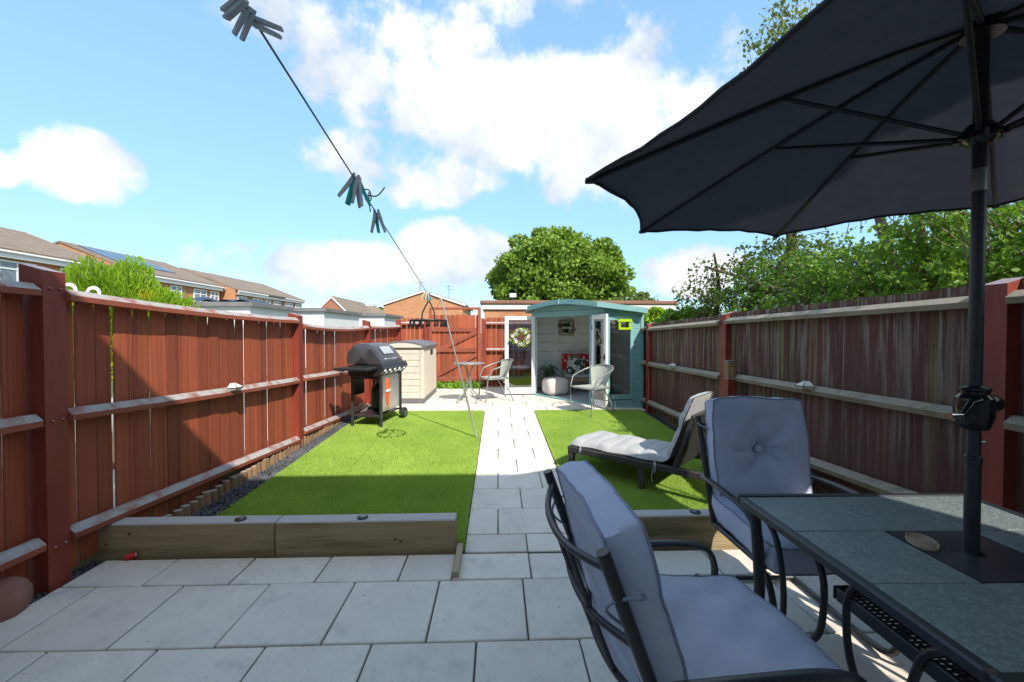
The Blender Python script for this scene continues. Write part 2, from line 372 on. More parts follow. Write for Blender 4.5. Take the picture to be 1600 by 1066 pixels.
M_bbq = mat('charcoal_enamel', (.035, .036, .04), (.05, .05, .055), 8, .28, spec=.55)
M_bbqdark = mat('black_steel', (.02, .02, .022), None, 8, .4, spec=.5)
M_steelpanel = mat('brushed_panel', (.5, .5, .48), (.58, .58, .56), 10, .3, metal=.85, stretch=(1, 1, 8))
M_greenbottle = mat('green_gas_bottle', (.012, .07, .045), (.015, .08, .05), 8, .35)
M_rubber = mat('black_rubber', (.02, .02, .02), (.03, .03, .03), 20, .8)
M_orange = mat('orange_nylon', (.75, .09, .015), (.8, .14, .02), 20, .7)
M_redplastic = mat('red_plastic', (.55, .015, .02), None, 8, .35)
M_rock = mat('red_sandstone', (.22, .09, .065), (.32, .15, .11), 9, .9, .8, 30, c3=(.4, .3, .26), s3=14, a3=(.62, .7))
M_redthrow = mat('red_throw', (.42, .012, .025), (.5, .02, .035), 8, .95, .3, 60)
M_pouf = mat('cream_pouf_fabric', (.58, .52, .50), (.66, .58, .54), 3, .95, .3, 80, c3=(.62, .40, .28), s3=1.6, a3=(.55, .75))
M_wood = mat('light_bench_timber', (.33, .19, .10), (.40, .24, .13), 5, .6, .2, 20, (1, .3, 2))
M_fern = mat('fern_leaf', (.05, .12, .035), (.10, .19, .06), 6, .6, transl=.25)
M_lime = mat('lime_plastic', (.42, .62, .01), (.46, .66, .015), 6, .35, transl=.2)
M_lilac = mat('lilac_petal', (.42, .33, .62), (.58, .52, .74), 30, .8, transl=.2)
M_petal = mat('cream_petal', (.75, .72, .62), (.65, .70, .45), 30, .8, transl=.2)
M_wleaf = mat('wreath_leaf', (.30, .42, .05), (.18, .30, .05), 20, .6, transl=.3)
M_peggrey = mat('grey_peg_plastic', (.5, .52, .56), (.56, .58, .62), 20, .5, transl=.25, ttint=(1, 1, 1))
M_pegteal = mat('teal_peg_plastic', (.03, .55, .45), (.04, .6, .48), 20, .45, transl=.25, ttint=(1, 1, 1))
M_cord = mat('line_cord', (.06, .07, .09), (.10, .11, .13), 60, .6)
M_alu = mat('aluminium_tube', (.75, .75, .74), (.68, .68, .67), 10, .3, metal=.8)
M_lamp = mat('lamp_glass_white', (.72, .72, .66), (.66, .66, .58), 10, .25)
M_mat = mat('woven_jute', (.33, .25, .18), (.42, .33, .24), 30, .9, .5, 160)
M_pink = mat('pink_tag', (.55, .02, .22), None, 8, .7)
M_blue = mat('navy_sheet', (.035, .055, .10), (.05, .07, .12), 8, .6)
M_weed = mat('weed_leaf', (.13, .28, .02), (.20, .36, .03), 12, .5, transl=.3)
def glass(name, tint=(.9, .95, .95), refl=.5, dark=None):
    m = bpy.data.materials.new(name); m.use_nodes = True; t = NT(m.node_tree); t.n.remove(t.n['Principled BSDF'])
    tr = t.new('ShaderNodeBsdfTransparent'); tr.inputs[0].default_value = (*tint, 1)
    gl = t.new('ShaderNodeBsdfGlossy'); gl.inputs['Roughness'].default_value = .03; gl.inputs[0].default_value = (.9, .95, 1, 1)
    fr = t.new('ShaderNodeFresnel'); fr.inputs[0].default_value = 1.5
    mx = t.new('ShaderNodeMixShader'); t.put(mx.inputs[0], t.m('ADD', t.m('MULTIPLY', fr.outputs[0], 1.2), refl * .12, clamp=True))
    t.l.new(tr.outputs[0], mx.inputs[1]); t.l.new(gl.outputs[0], mx.inputs[2]); t.l.new(mx.outputs[0], t.n['Material Output'].inputs[0]); return m
M_glass = glass('window_glass', (.62, .66, .66), 1.0)
M_darkglass = glass('tinted_window_glass', (.38, .41, .42), .7)
M_clear = glass('clear_glass', (.92, .95, .95), .4)
M_housepane = mat('house_window_glass', (.10, .13, .15), (.28, .31, .33), .9, .08, spec=.8)

# ------------------------------------------------------------------ the setting: ground, paving, lawn, gravel
ob('neighbour_yard', MB().box(-9, -2.7, 1.2, 14, -.3, -.14), mat('pale_concrete', (.55, .54, .52), (.63, .62, .6), 2, .9))['kind'] = 'structure'
ob('ground', MB().box(-500, 500, -300, 700, -.6, -.25), M_ground)['kind'] = 'structure'
def sheet(name, x0, x1, y0, y1, dz, m, n=12):
    b = MB()
    b.grid(lambda u, v: (x0 + (x1 - x0) * v, y0 + (y1 - y0) * u, gz(y0 + (y1 - y0) * u) + dz), n, 1)
    b.grid(lambda u, v: (x0 + (x1 - x0) * v, y0 + (y1 - y0) * u, -.3), n, 1, True)
    k = (n + 1) * 2
    for i in range(n): b.f += [(i * 2, i * 2 + 2, k + i * 2 + 2, k + i * 2), (i * 2 + 1, k + i * 2 + 1, k + i * 2 + 3, i * 2 + 3)]
    b.f += [(0, k, k + 1, 1), (n * 2, n * 2 + 1, k + n * 2 + 1, k + n * 2)]
    o = ob(name, b, m); o['kind'] = 'structure'; return o
garden_bed = sheet('garden_bed', -2.62, 2.62, -.7, 10.2, -.055, M_soil, 40)
SLABM = {}
def slab(parent, x0, x1, y0, y1, gap=.008):
    wd, dp = round(x1 - x0 - gap, 3), round(y1 - y0 - gap, 3)
    if (wd, dp) not in SLABM:
        me = MB().bbox(-wd / 2, wd / 2, -dp / 2, dp / 2, -.035, 0, .005).mesh('slab', 40); me.materials.append(M_slab); SLABM[(wd, dp)] = me
    yc = (y0 + y1) / 2; sl_ = 0.03 if 2.7 < yc < 7.2 else 0
    ob('slab', SLABM[(wd, dp)], None, parent, ((x0 + x1) / 2, yc, gz(yc) + random.uniform(-.0022, .0022)),
       (math.atan(sl_) + random.uniform(-.002, .002), random.uniform(-.0025, .0025), random.uniform(-.0025, .0025)))
patio = sheet('patio', -2.38, 2.32, -.58, 2.655, -.012, M_joint, 4)
ys = [2.64, 2.36, 1.885, 1.41, .935, .46, -.015, -.49]
for r in range(len(ys) - 1):
    xo = .138 if r % 2 == 1 else .138 - .235
    k0 = xo - .463 * 6; xs = [-2.38] + [q for q in (k0 + .463 * i for i in range(13)) if -2.28 < q < 2.24] + [2.32]
    if r == 0: xs = [-2.38] + [q for q in xs[1:-1] if q < -.3 or q > .62] ; xs = sorted(xs + [-.26, .19, .6, 2.32])
    for a, b in zip(xs, xs[1:]): slab(patio, a, b, ys[r + 1], ys[r])
path = sheet('garden_path', -.215, .585, 2.66, 6.80, -.012, M_joint, 14)
py = [2.66, 2.885] + [2.885 + .392 * i for i in range(1, 11)]; py[-1] = 6.80
for r in range(len(py) - 1):
    xs = [-.215, .19, .585] if r % 2 == 0 else [-.215, 0, .392, .585]
    for a, b in zip(xs, xs[1:]): slab(path, a, b, py[r], py[r + 1], .007)
terrace = sheet('rear_paving', -2.2, 2.42, 6.805, 9.75, -.012, M_joint, 12)
ry = [6.805 + .42 * i for i in range(8)]
for r in range(7):
    xo = -2.2 + (.3 if r % 2 else 0); xs = [-2.2] + [q for q in (xo + .6 * i for i in range(1, 9)) if q < 2.3] + [2.42]
    if r % 2: xs.insert(1, xo)
    for a, b in zip(xs, xs[1:]):
        if not ((b > .95 and ry[r] > 8.3) or (a > 1.75 and ry[r] > 7.05)): slab(terrace, a, b, ry[r], ry[r + 1], .007)
def grass(name, label, x0, x1, y0, y1, n, cut=None):
    P = np.column_stack([RNG.uniform(x0, x1, n), RNG.uniform(y0, y1, n)])
    if cut: P = P[cut(P[:, 0], P[:, 1])]
    n = len(P); z = np.clip(.03 * (P[:, 1] - 2.7), 0, .135)
    a = RNG.uniform(0, 2 * np.pi, n); h = RNG.uniform(.011, .020, n); wd = RNG.uniform(.0016, .0032, n)
    la = RNG.normal(.9, 1.2, n); ll = RNG.uniform(.003, .014, n)
    B = np.column_stack([P, z + .004]); d = np.column_stack([np.cos(a) * wd, np.sin(a) * wd, np.zeros(n)])
    T = B + np.column_stack([np.cos(la) * ll, np.sin(la) * ll, h])
    V = np.stack([B - d, B + d, T], 1).reshape(-1, 3)
    me = raw_mesh(name, V, np.arange(3 * n).reshape(-1, 3)); me.materials.append(M_grass)
    tag(ob(name, me), label, 'grass', None, 'stuff')
lw = sheet('lawn', -2.07, -.222, 2.79, 6.80, .002, M_turfbase, 12); lw2 = sheet('lawn', .592, 2.29, 2.79, 6.80, .002, M_turfbase, 12)
ob('lawn', MB().box(-.262, -.222, 2.66, 2.788, -.2, .003), M_turfbase)['kind'] = 'structure'
grass('artificial_grass', 'bright artificial turf left of the path behind the long sleeper', -2.08, -.218, 2.785, 6.805, 330000)
grass('artificial_grass', 'bright artificial turf right of the path under the sun lounger', .588, 2.30, 2.785, 6.805, 300000)
grass('artificial_grass', 'sliver of turf between the sleeper end and the path', -.262, -.218, 2.66, 2.79, 1400)
def stones(name, label, boxes, n, s0, s1, m):
    oc = np.array([(1, 0, 0), (-1, 0, 0), (0, 1, 0), (0, -1, 0), (0, 0, 1), (0, 0, -1)], float)
    of = np.array([(0, 2, 4), (2, 1, 4), (1, 3, 4), (3, 0, 4), (2, 0, 5), (1, 2, 5), (3, 1, 5), (0, 3, 5)])
    ar = np.array([(b[1] - b[0]) * (b[3] - b[2]) for b in boxes]); V = []; F = []
    for i in range(n):
        b = boxes[RNG.choice(len(boxes), p=ar / ar.sum())]
        y = RNG.uniform(b[2], b[3]); c = np.array([RNG.uniform(b[0], b[1]), y, gz(y) + b[4] + RNG.uniform(-.004, .012)])
        q = oc * RNG.uniform(s0, s1, 3) * np.array([1, 1, .6]) + RNG.normal(0, s0 * .25, (6, 3))
        q = q @ np.array(Euler(RNG.uniform(0, 6, 3)).to_matrix()).T
        F.append(of + len(V) * 6); V.append(q + c)
    me = raw_mesh(name, np.concatenate(V), np.concatenate(F)); me.materials.append(m); tag(ob(name, me), label, 'gravel', None, 'stuff')
stones('slate_gravel', 'dark slate chippings along the foot of the red fence', [(-2.42, -2.08, 2.7, 7.0, -.045), (-2.56, -2.385, 1.2, 2.72, -.03)], 6500, .009, .019, M_gravel)
stones('slate_gravel', 'dark slate chippings along the foot of the dark fence', [(2.30, 2.52, 2.6, 6.9, -.045), (2.33, 2.52, -.3, 2.6, -.03)], 3600, .009, .019, M_gravel)

# ------------------------------------------------------------------ fences
UB = MB().bbox(-.5, .5, -.5, .5, 0, 1, .06).mesh('board'); UB.materials.append(M_redwood)
UBD = UB.copy(); UBD.materials.clear(); UBD.materials.append(M_dark)
def lerp(a, b, t): return a + (b - a) * t
def post(parent, x, y, z0, z1, w_, inward, m=M_post, bolts=True):
    b = MB(); h = w_ / 2
    b.add([(x - h, y - h, z0), (x + h, y - h, z0), (x + h, y + h, z0), (x - h, y + h, z0)] +
          [(x - h, y - h, z1 - (.035 if inward < 0 else 0)), (x + h, y - h, z1 - (.035 if inward > 0 else 0)), (x + h, y + h, z1 - (.035 if inward > 0 else 0)), (x - h, y + h, z1 - (.035 if inward < 0 else 0))],
          [(0, 3, 2, 1), (4, 5, 6, 7), (0, 1, 5, 4), (1, 2, 6, 5), (2, 3, 7, 6), (3, 0, 4, 7)])
    o = ob('post', b, m, parent)
    return o
def bay(parent, p0, p1, rails, nb, inward, me, mrail, gap, topo, bot, sag=(0, 0, 0), overlap=0, ribs=True, depth=.06, rh=.066, thick=.010):
    """one bay of boards and rails from p0 to p1 (xy); rails = (top0, top1, mid0, mid1, low0, low1)"""
    p0 = Vector((p0[0], p0[1], 0)); p1 = Vector((p1[0], p1[1], 0)); d = p1 - p0; L = d.length; ang = math.atan2(d.y, d.x)
    nrm = Vector((-d.y, d.x, 0)).normalized()
    if (nrm.x if abs(nrm.x) > abs(nrm.y) else -nrm.y) * inward < 0: nrm = -nrm
    for k, nm in ((0, 'top_rail'), (1, 'rail'), (2, 'rail')):
        a, b = rails[k * 2], rails[k * 2 + 1]
        pts = [p0 + d * t + nrm * (.018 + depth / 2) + Vector((random.uniform(-.003, .003), 0, lerp(a, b, t) + sag[k] * 4 * t * (1 - t) - rh / 2)) for t in np.linspace(0, 1, 9)]
        pp = Vector(pts[0]); ob(nm, MB().bar([q - pp for q in pts], depth if k else depth + .012, rh, arris=inward), mrail, parent, pp)
    ws = np.array([random.uniform(.82, 1.18) for _ in range(nb)]); ws = ws / ws.sum() * L; s = 0
    for i in range(nb):
        t = (s + ws[i] / 2) / L; c = p0 + d * t - nrm * (.004 + (thick / 2 + random.uniform(0, .011) if not overlap else 0))
        zt = lerp(rails[0], rails[1], t) + sag[0] * 4 * t * (1 - t) + topo + random.uniform(-.006, .006) * (1 if topo > 0 else .3)
        zb = lerp(bot[0], bot[1], t) + random.uniform(-.01, .01)
        wv = ws[i] - gap * random.uniform(.1, 2.1) if gap > 0 else ws[i] + overlap
        ob('board', me, None, parent, (c.x, c.y, zb) if not overlap else (c.x - nrm.x * .012, c.y - nrm.y * .012, zb), (0, random.uniform(-.003, .003) if gap else 0, ang + (random.uniform(-.02, .02) if gap else .16 * (1 if random.random() < 2 else 0))),
           (wv, thick if not overlap else .012, zt - zb))
        s += ws[i]
# left: red fence in the sun
fl = thing('timber_fence', 'long red stained board fence with daylight slits, left of the lawn', 'fence', (-2.45, 2.39, 0))
fl.location = (0, 0, 0)
LP = [(-2.46, 2.39), (-2.37, 5.07), (-2.32, 7.6), (-2.28, 9.87)]
for (x, y), zt, w_, z0 in zip(LP, (1.745, 1.615, 1.61, 1.70), (.12, .115, .11, .11), (-.1, -.15, -.15, -.1)): post(fl, x, y, z0, zt, w_, 1)
ob('post_stub', MB().box(-2.519, -2.401, 2.331, 2.449, -.1, .075), M_board2, fl, scale=(1.0, 1.0, 1)).location = (0, 0, .001)
for x, y, z in ((-2.40, 2.365, 1.615), (-2.40, 2.42, 1.615), (-2.40, 2.365, .90), (-2.40, 2.42, .90), (-2.40, 2.365, .215), (-2.40, 2.42, .215)):
    ob('bolt_head', MB().lathe([(.009, 0), (.008, .005), (.003, .009)], 8, Matrix.Translation((x, y, z)) @ Matrix.Rotation(math.pi / 2, 4, 'Y')), M_post, fl)
bay(fl, (-2.50, -.4), (-2.475, 2.32), (1.66, 1.64, 1.0, .95, .35, .29), 22, 1, UB, M_redrail, .005, -.055, (.03, .0))
bay(fl, (-2.455, 2.455), (-2.375, 5.01), (1.625, 1.555, .955, .862, .285, .175), 21, 1, UB, M_redrail, .0065, -.05, (.03, -.06), sag=(-.02, -.008, 0))
bay(fl, (-2.365, 5.13), (-2.325, 7.54), (1.495, 1.505, .870, .815, .235, .14), 21, 1, UB, M_redrail, .009, -.05, (-.05, .0), sag=(-.035, -.01, 0))
bay(fl, (-2.315, 7.66), (-2.29, 9.81), (1.51, 1.56, .83, .80, .2, .2), 18, 1, UB, M_redrail, .010, -.05, (.04, .1), sag=(-.01, 0, 0))
ob('gravel_board', MB().bar([(-2.475, 2.455, .12), (-2.40, 5.01, .0), (-2.35, 7.5, .02)], .022, .24), M_board2, fl)
# back fence and gate
fb = thing('timber_fence', 'red board fence across the end of the garden beside the gate', 'fence', (0, 0, 0))
post(fb, -1.645, 9.9, 0, 1.70, .10, 1); post(fb, -.33, 9.9, 0, 1.72, .11, 1)
bay(fb, (-2.22, 9.9), (-1.70, 9.9), (1.63, 1.63, .95, .95, .35, .35), 5, 1, UB, M_redrail, .008, .09, (.15, .15))
bay(fb, (-.275, 9.9), (2.3, 9.9), (1.63, 1.63, 1.02, 1.02, .38, .38), 20, 1, UB, M_redrail, .006, .1, (.15, .15))
gate = thing('garden_gate', 'tall red ledged and braced gate behind the bistro table', 'gate', (0, 0, 0))
gx0, gx1, gy = -1.585, -.395, 9.9
for i in range(10):
    wv = (gx1 - gx0) / 10
    ob('board', UB, None, gate, (gx0 + wv * (i + .5), gy, .17), (0, 0, random.uniform(-.02, .02)), (wv - .008, .02, 1.62 + random.uniform(-.015, .015)))
for z in (1.45, .98, .30): ob('ledge', MB().box(gx0 + .02, gx1 - .1, gy - .055, gy - .012, z - .045, z + .045), M_redrail, gate)
for z0, z1 in ((.90, 1.42), (.34, .90)):
    ob('brace', MB().bar([(gx0 + .1, gy - .036, z0 + .02), (gx1 - .1, gy - .036, z1 - .02)], .045, .09), M_redrail, gate)
ob('stile', MB().bbox(gx1 - .07, gx1 + .0, gy - .06, gy - .012, .15, 1.97, .004), M_redrail, gate)
ob('stile', MB().bbox(gx0 + .0, gx0 + .06, gy - .05, gy - .012, .15, 1.97, .004), M_redrail, gate)
ob('top_bar', MB().bbox(gx0, gx1, gy - .045, gy + .0, 1.91, 1.968, .004), M_redrail, gate)
# right: dark weathered fence in shade
fr = thing('timber_fence', 'dark maroon weathered close board fence with algae streaks, right of the lawn', 'fence', (0, 0, 0))
RP = [(2.52, 2.04), (2.50, 4.55), (2.455, 6.78)]
for (x, y), zt, w_ in zip(RP, (1.655, 1.61, 1.545), (.12, .11, .105)): post(fr, x, y, -.15, zt, w_, -1)
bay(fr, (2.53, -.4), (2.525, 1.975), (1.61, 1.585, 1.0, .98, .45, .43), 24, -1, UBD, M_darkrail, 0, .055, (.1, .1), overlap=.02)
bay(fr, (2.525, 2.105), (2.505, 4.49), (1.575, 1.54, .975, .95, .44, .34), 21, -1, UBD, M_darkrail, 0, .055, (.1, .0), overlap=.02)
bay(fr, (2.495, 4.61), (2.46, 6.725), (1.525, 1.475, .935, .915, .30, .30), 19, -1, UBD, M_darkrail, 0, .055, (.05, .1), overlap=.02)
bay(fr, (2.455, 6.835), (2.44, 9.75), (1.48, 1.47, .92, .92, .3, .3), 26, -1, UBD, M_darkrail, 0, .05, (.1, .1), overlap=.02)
ob('gravel_board', MB().bar([(2.55, 2.1, .06), (2.52, 4.5, .02), (2.48, 6.7, .09)], .022, .26), M_board2, fr)
# log roll edging at the foot of the left fence
le = thing('log_edging', 'row of short split logs edging the slate at the foot of the red fence', 'edging', (0, 0, 0))
LM = MB().lathe([(.034, 0), (.037, .03), (.037, .2), (.031, .222), (.018, .226)], 9).mesh('log', 50); LM.materials.append(M_log)
y = 2.82; i = 0
while y < 7.3:
    x = lerp(-2.385, -2.285, (y - 2.8) / 4.6)
    ob('log', LM, None, le, (x + random.uniform(-.006, .006), y, gz(y) - .165 + random.uniform(-.012, .012)), (random.uniform(-.04, .04), random.uniform(-.05, .05), random.uniform(0, 6)), (1, 1, 1)); y += random.uniform(.074, .082); i += 1
# sleepers edging the patio
def sleeper(label, x0, x1, y0, y1, z1, rz=0):
    t = thing('timber_sleeper', label, 'sleeper', ((x0 + x1) / 2, (y0 + y1) / 2, 0), rz, 'sleepers along the patio edge'); L = (x1 - x0) / 2; D = (y1 - y0) / 2
    ob('beam', MB().bbox(-L, L, -D, D, -.05, z1, .007), M_sleeper, t, smooth=None)
    for k in range(int(L * 3) + 1):
        ob('knot', MB().lathe([(random.uniform(.008, .017), 0), (.004, .0015)], 10, Matrix.Translation((random.uniform(-L * .9, L * .9), -D + .0002, random.uniform(.04, z1 - .04))) @ Matrix.Rotation(math.pi / 2, 4, 'X') @ Matrix.Diagonal((1, .8, 1, 1))), M_knot, t)
    return t
sleeper('weathered timber sleeper beside the big fence post, at the patio edge', -2.50, -1.392, 2.67, 2.778, .203)
sleeper('weathered timber sleeper whose end meets the path, at the patio edge', -1.386, -.268, 2.668, 2.776, .203, R(.2))
sleeper('weathered timber sleeper right of the path, behind the dining chairs', .63, 2.30, 2.70, 2.80, .195)
tag(ob('edging_plank', MB().bar([(-.238, 2.37, .016), (-.238, 2.665, .03)], .035, .05), M_plank), 'short pale edging plank on the patio between sleeper and path', 'plank')

# ------------------------------------------------------------------ buildings
def window(parent, cx, cy, cz, wd, ht, face, panes=2, toplight=True):
    """upvc window standing proud of a wall; face 'x' looks along +x, '-y' looks along -y"""
    M = Matrix.Translation((cx, cy, cz)) @ (Matrix.Rotation(math.pi / 2, 4, 'Z') if face == 'x' else Matrix())
    b = MB(); t = .07; d = .05
    for x0, x1, z0, z1 in ((-wd / 2, wd / 2, -ht / 2, -ht / 2 + t), (-wd / 2, wd / 2, ht / 2 - t, ht / 2), (-wd / 2, -wd / 2 + t, -ht / 2 + t, ht / 2 - t), (wd / 2 - t, wd / 2, -ht / 2 + t, ht / 2 - t)):
        b.box(x0, x1, -d, .02, z0, z1, M)
    for k in range(1, panes): q = -wd / 2 + wd * k / panes; b.box(q - t * .6, q + t * .6, -d + .004, .02, -ht / 2 + t, ht / 2 - t, M)
    if toplight: b.box(-wd / 2 + t, wd / 2 - t, -d + .008, .02, ht * .17, ht * .17 + t, M)
    o = ob('window', b, M_white, parent)
    ob('pane', MB().box(-wd / 2 + t * .5, wd / 2 - t * .5, -.012, .012, -ht / 2 + t * .5, ht / 2 - t * .5, M), M_housepane, o); return o
def gable_roof(parent, x0, x1, y0, y1, ze, zr, m, axis='y', over=.3, th=.12, name='roof'):
    """two slopes; ridge along axis"""
    if axis == 'y':
        c = (x0 + x1) / 2; s = (zr - ze) / (c - x0); a, b = x0 - over, x1 + over
        poly = [(a, ze - over * s), (c, zr), (b, ze - over * s), (b, ze - over * s + th), (c, zr + th), (a, ze - over * s + th)]
        return ob(name, MB().prism(poly, y0, y1, 'y'), m, parent)
    c = (y0 + y1) / 2; s = (zr - ze) / (c - y0); a, b = y0 - over, y1 + over
    poly = [(a, ze - over * s), (c, zr), (b, ze - over * s), (b, ze - over * s + th), (c, zr + th), (a, ze - over * s + th)]
    return ob(name, MB().prism(poly, x0, x1, 'x'), m, parent)
def terrace_house(label, y0, y1, xf=-21.0, ze=4.95, zr=6.6, wins=((.28, 1.3), (.75, 1.0)), gable=False, solar=False, pipe=True, gm=None):
    t = thing('terrace_house', label, 'house', (0, 0, 0), 0, 'terraced houses beyond the left fence'); xb = xf - 8.2
    ob('wall', MB().prism([(xb, -.3), (xf, -.3), (xf, ze), ((xb + xf) / 2, zr - .06), (xb, ze)], y0 + .02, y1 - .02, 'y'), M_brick, t)
    rf = gable_roof(t, xb, xf, y0, y1 + (.18 if gable else 0), ze, zr, M_roof)
    if solar:
        c = (xb + xf) / 2; s = (zr - ze) / (xf - c)
        for k in range(4):
            ya = y0 + .6 + k * 1.05
            def pt(u, v): x = c + .5 + v * 2.6; return (x, ya + u, zr + .12 - s * (x - c) + .05)
            ob('solar_panel', MB().add([pt(0, 0), pt(.98, 0), pt(.98, 1), pt(0, 1), *[(q[0], q[1], q[2] - .04) for q in (pt(0, 0), pt(.98, 0), pt(.98, 1), pt(0, 1))]], [(0, 1, 2, 3), (4, 7, 6, 5), (0, 4, 5, 1), (1, 5, 6, 2), (2, 6, 7, 3), (3, 7, 4, 0)]), M_solar, rf)
    ob('fascia', MB().box(xf + .22, xf + .25, y0, y1, ze - .38, ze - .14), M_white, t)
    ob('soffit', MB().box(xf + .003, xf + .22, y0, y1, ze - .38, ze - .355), M_white, t)
    ob('gutter', MB().tube([(xf + .30, y0, ze - .14), (xf + .30, y1, ze - .14)], .055, 8), gm or M_white, t)
    if pipe: ob('downpipe', MB().tube([(xf + .28, y0 + .25, ze - .2), (xf + .06, y0 + .25, ze - .6), (xf + .06, y0 + .25, 0)], .04, 6), M_white, t)
    if gable: ob('bargeboard', MB().bar([(xf + .3, y1 + .19, ze - .16), ((xb + xf) / 2, y1 + .19, zr + .02)], .03, .2), M_white, t)
    for f, wd in wins: window(t, xf + .03, lerp(y0, y1, f), ze - 1.05, wd, 1.15, 'x', 3 if wd > 1.5 else 2)
    for f, wd in wins: window(t, xf + .03, lerp(y0, y1, f), 1.5, wd, 1.2, 'x', 2)
    return t
terrace_house('terrace house nearest the left edge of the picture, brown tiled roof above the fence post', 11.2, 17.6, wins=((.3, 1.6), (.86, 1.5)), pipe=False)
terrace_house('terrace house behind the big fence post, white gutter and downpipe, roof verge running down', 17.6, 23.4, wins=((.3, 1.5), (.75, 1.6)), gable=True)
terrace_house('terrace house behind the lime conifer with dark solar panels on its roof', 25.6, 30.0, -21.3, solar=True, pipe=False)
terrace_house('terrace house just right of the lime conifer, ridge sloping to its verge', 30.0, 33.4, -21.3, wins=((.35, 1.3), (.8, .9)), gable=True, pipe=False)
terrace_house('terrace house with the projecting white eave right of the lime conifer', 33.8, 38.0, -20.4, ze=4.75, zr=6.3, wins=((.2, 1.2), (.72, 1.4)), pipe=False)
terrace_house('terrace house in the middle of the far row with a black gutter line', 38.0, 42.2, -21.0, ze=4.85, zr=6.45, wins=((.3, 1.5), (.75, 1.2)), gm=M_black)
terrace_house('last terrace house of the row, its plain verge facing the small gable', 42.2, 46.4, -21.0, ze=4.85, zr=6.45, wins=((.3, 1.5), (.78, 1.3)), gable=True, pipe=False)
def gable_house(label, x0, x1, y0, y1, ze, zr, m, rm=M_roof, chimney=None, name='brick_house', wins=()):
    """gable end looks at the garden"""
    t = thing(name, label, 'house', ((x0 + x1) / 2, y0, -.25)); t.location = (0, 0, 0)
    c = (x0 + x1) / 2
    ob('wall', MB().prism([(x0, -.3), (x1, -.3), (x1, ze), (c, zr - .05), (x0, ze)], y0, y1, 'y'), m, t)
    rf = gable_roof(t, x0, x1, y0 - .12, y1, ze, zr, rm, th=.14)
    s = (zr - ze) / (c - x0)
    for sg, xe in ((-1, x0 - .3), (1, x1 + .3)):
        ob('bargeboard', MB().bar([(xe, y0 - .14, ze - .3 * s - .02), (c, y0 - .14, zr - .02)], .03, .17), M_white, t)
    if chimney:
        cx, cy, h = chimney; ob('chimney', MB().box(cx - .3, cx + .3, cy - .4, cy + .4, zr - .8, zr + h), m, rf)
    for cx, cz, wd, ht in wins: window(t, cx, y0 - .02, cz, wd, ht, '-y', 2)
    return t
bh = gable_house('orange brick gable with dark verge and white bargeboards beyond the back fence', -10.6, -3.3, 40, 52, 4.05, 5.25, M_brick)
ob('aerial', MB().tube([(-7.6, 42, 5.0), (-7.6, 42, 6.4)], .03, 5).tube([(-8.1, 42, 6.2), (-7.1, 42, 6.35)], .02, 5).tube([(-7.6, 41.7, 6.0), (-7.6, 42.3, 6.0)], .02, 5), M_greymetal, bh)
ob('aerial', MB().tube([(-4.8, 42, 4.4), (-4.8, 42, 6.1)], .03, 5).tube([(-5.2, 42, 5.9), (-4.4, 42, 5.9)], .02, 5).tube([(-5.1, 42, 5.6), (-4.5, 42, 5.6)], .02, 5), M_greymetal, bh)
gable_house('small red brick gable at the end of the terrace row', -22.0, -18.0, 52, 64, 3.7, 5.7, M_brickdark, name='brick_house')
hr = thing('roof_house', 'low brown hipped roof with brick chimney, far beyond the white garages', 'house'); hr.name = 'brick_house'
ob('wall', MB().box(-28, -21.5, 80, 88, -.3, 4.6), M_brickdark, hr)
ob('roof', MB().add([(-28.4, 79.6, 4.5), (-21.1, 79.6, 4.5), (-21.1, 88.4, 4.5), (-28.4, 88.4, 4.5), (-25.5, 84, 6.6), (-24, 84, 6.6)], [(0, 1, 5, 4), (1, 2, 5), (2, 3, 4, 5), (3, 0, 4), (0, 3, 2, 1)]), M_roof, hr)
ob('chimney', MB().box(-28.2, -27.0, 83, 84, 4.5, 7.2), M_brickdark, hr)
# neighbours' flat roofed garages and sheds beyond the left fence
def flat_garage(label, x0, x1, y0, y1, z1, mw=M_render, mr=M_felt, over=.15, name='garage', cat='garage'):
    t = thing(name, label, cat)
    ob('wall', MB().box(x0, x1, y0, y1, -.3, z1 - .16), mw, t)
    ob('roof', MB().box(x0 - over, x1 + over, y0 - over, y1 + over, z1 - .158, z1), mr, t)
    return t
flat_garage('white rendered garage with a black felt roof edge left of the second red post', -10.6, -8.05, 20, 25, 2.52)
flat_garage('pale garage with grey roof nearest the second red post, seen over the fence', -9.6, -7.0, 26.5, 31, 2.56)
flat_garage('low grey roofed shed beside the lime conifer, seen over the fence', -11.8, -8.9, 15.6, 18.5, 2.48, M_render, M_felt, name='shed', cat='shed')
g = thing('tarpaulin', 'blue grey tarpaulin slumped over the shed roof beside the lime conifer', 'tarpaulin')
ob('sheet', MB().grid(lambda u, v: (-11.4 + 2.2 * u, 16.0 + 1.6 * v, 2.53 + .17 * math.sin(u * 9 + 1) * math.sin(v * 3.1) * (1 - .5 * u) + .03 * math.sin(u * 23) + .04), 24, 10), M_blue, g, smooth=180)
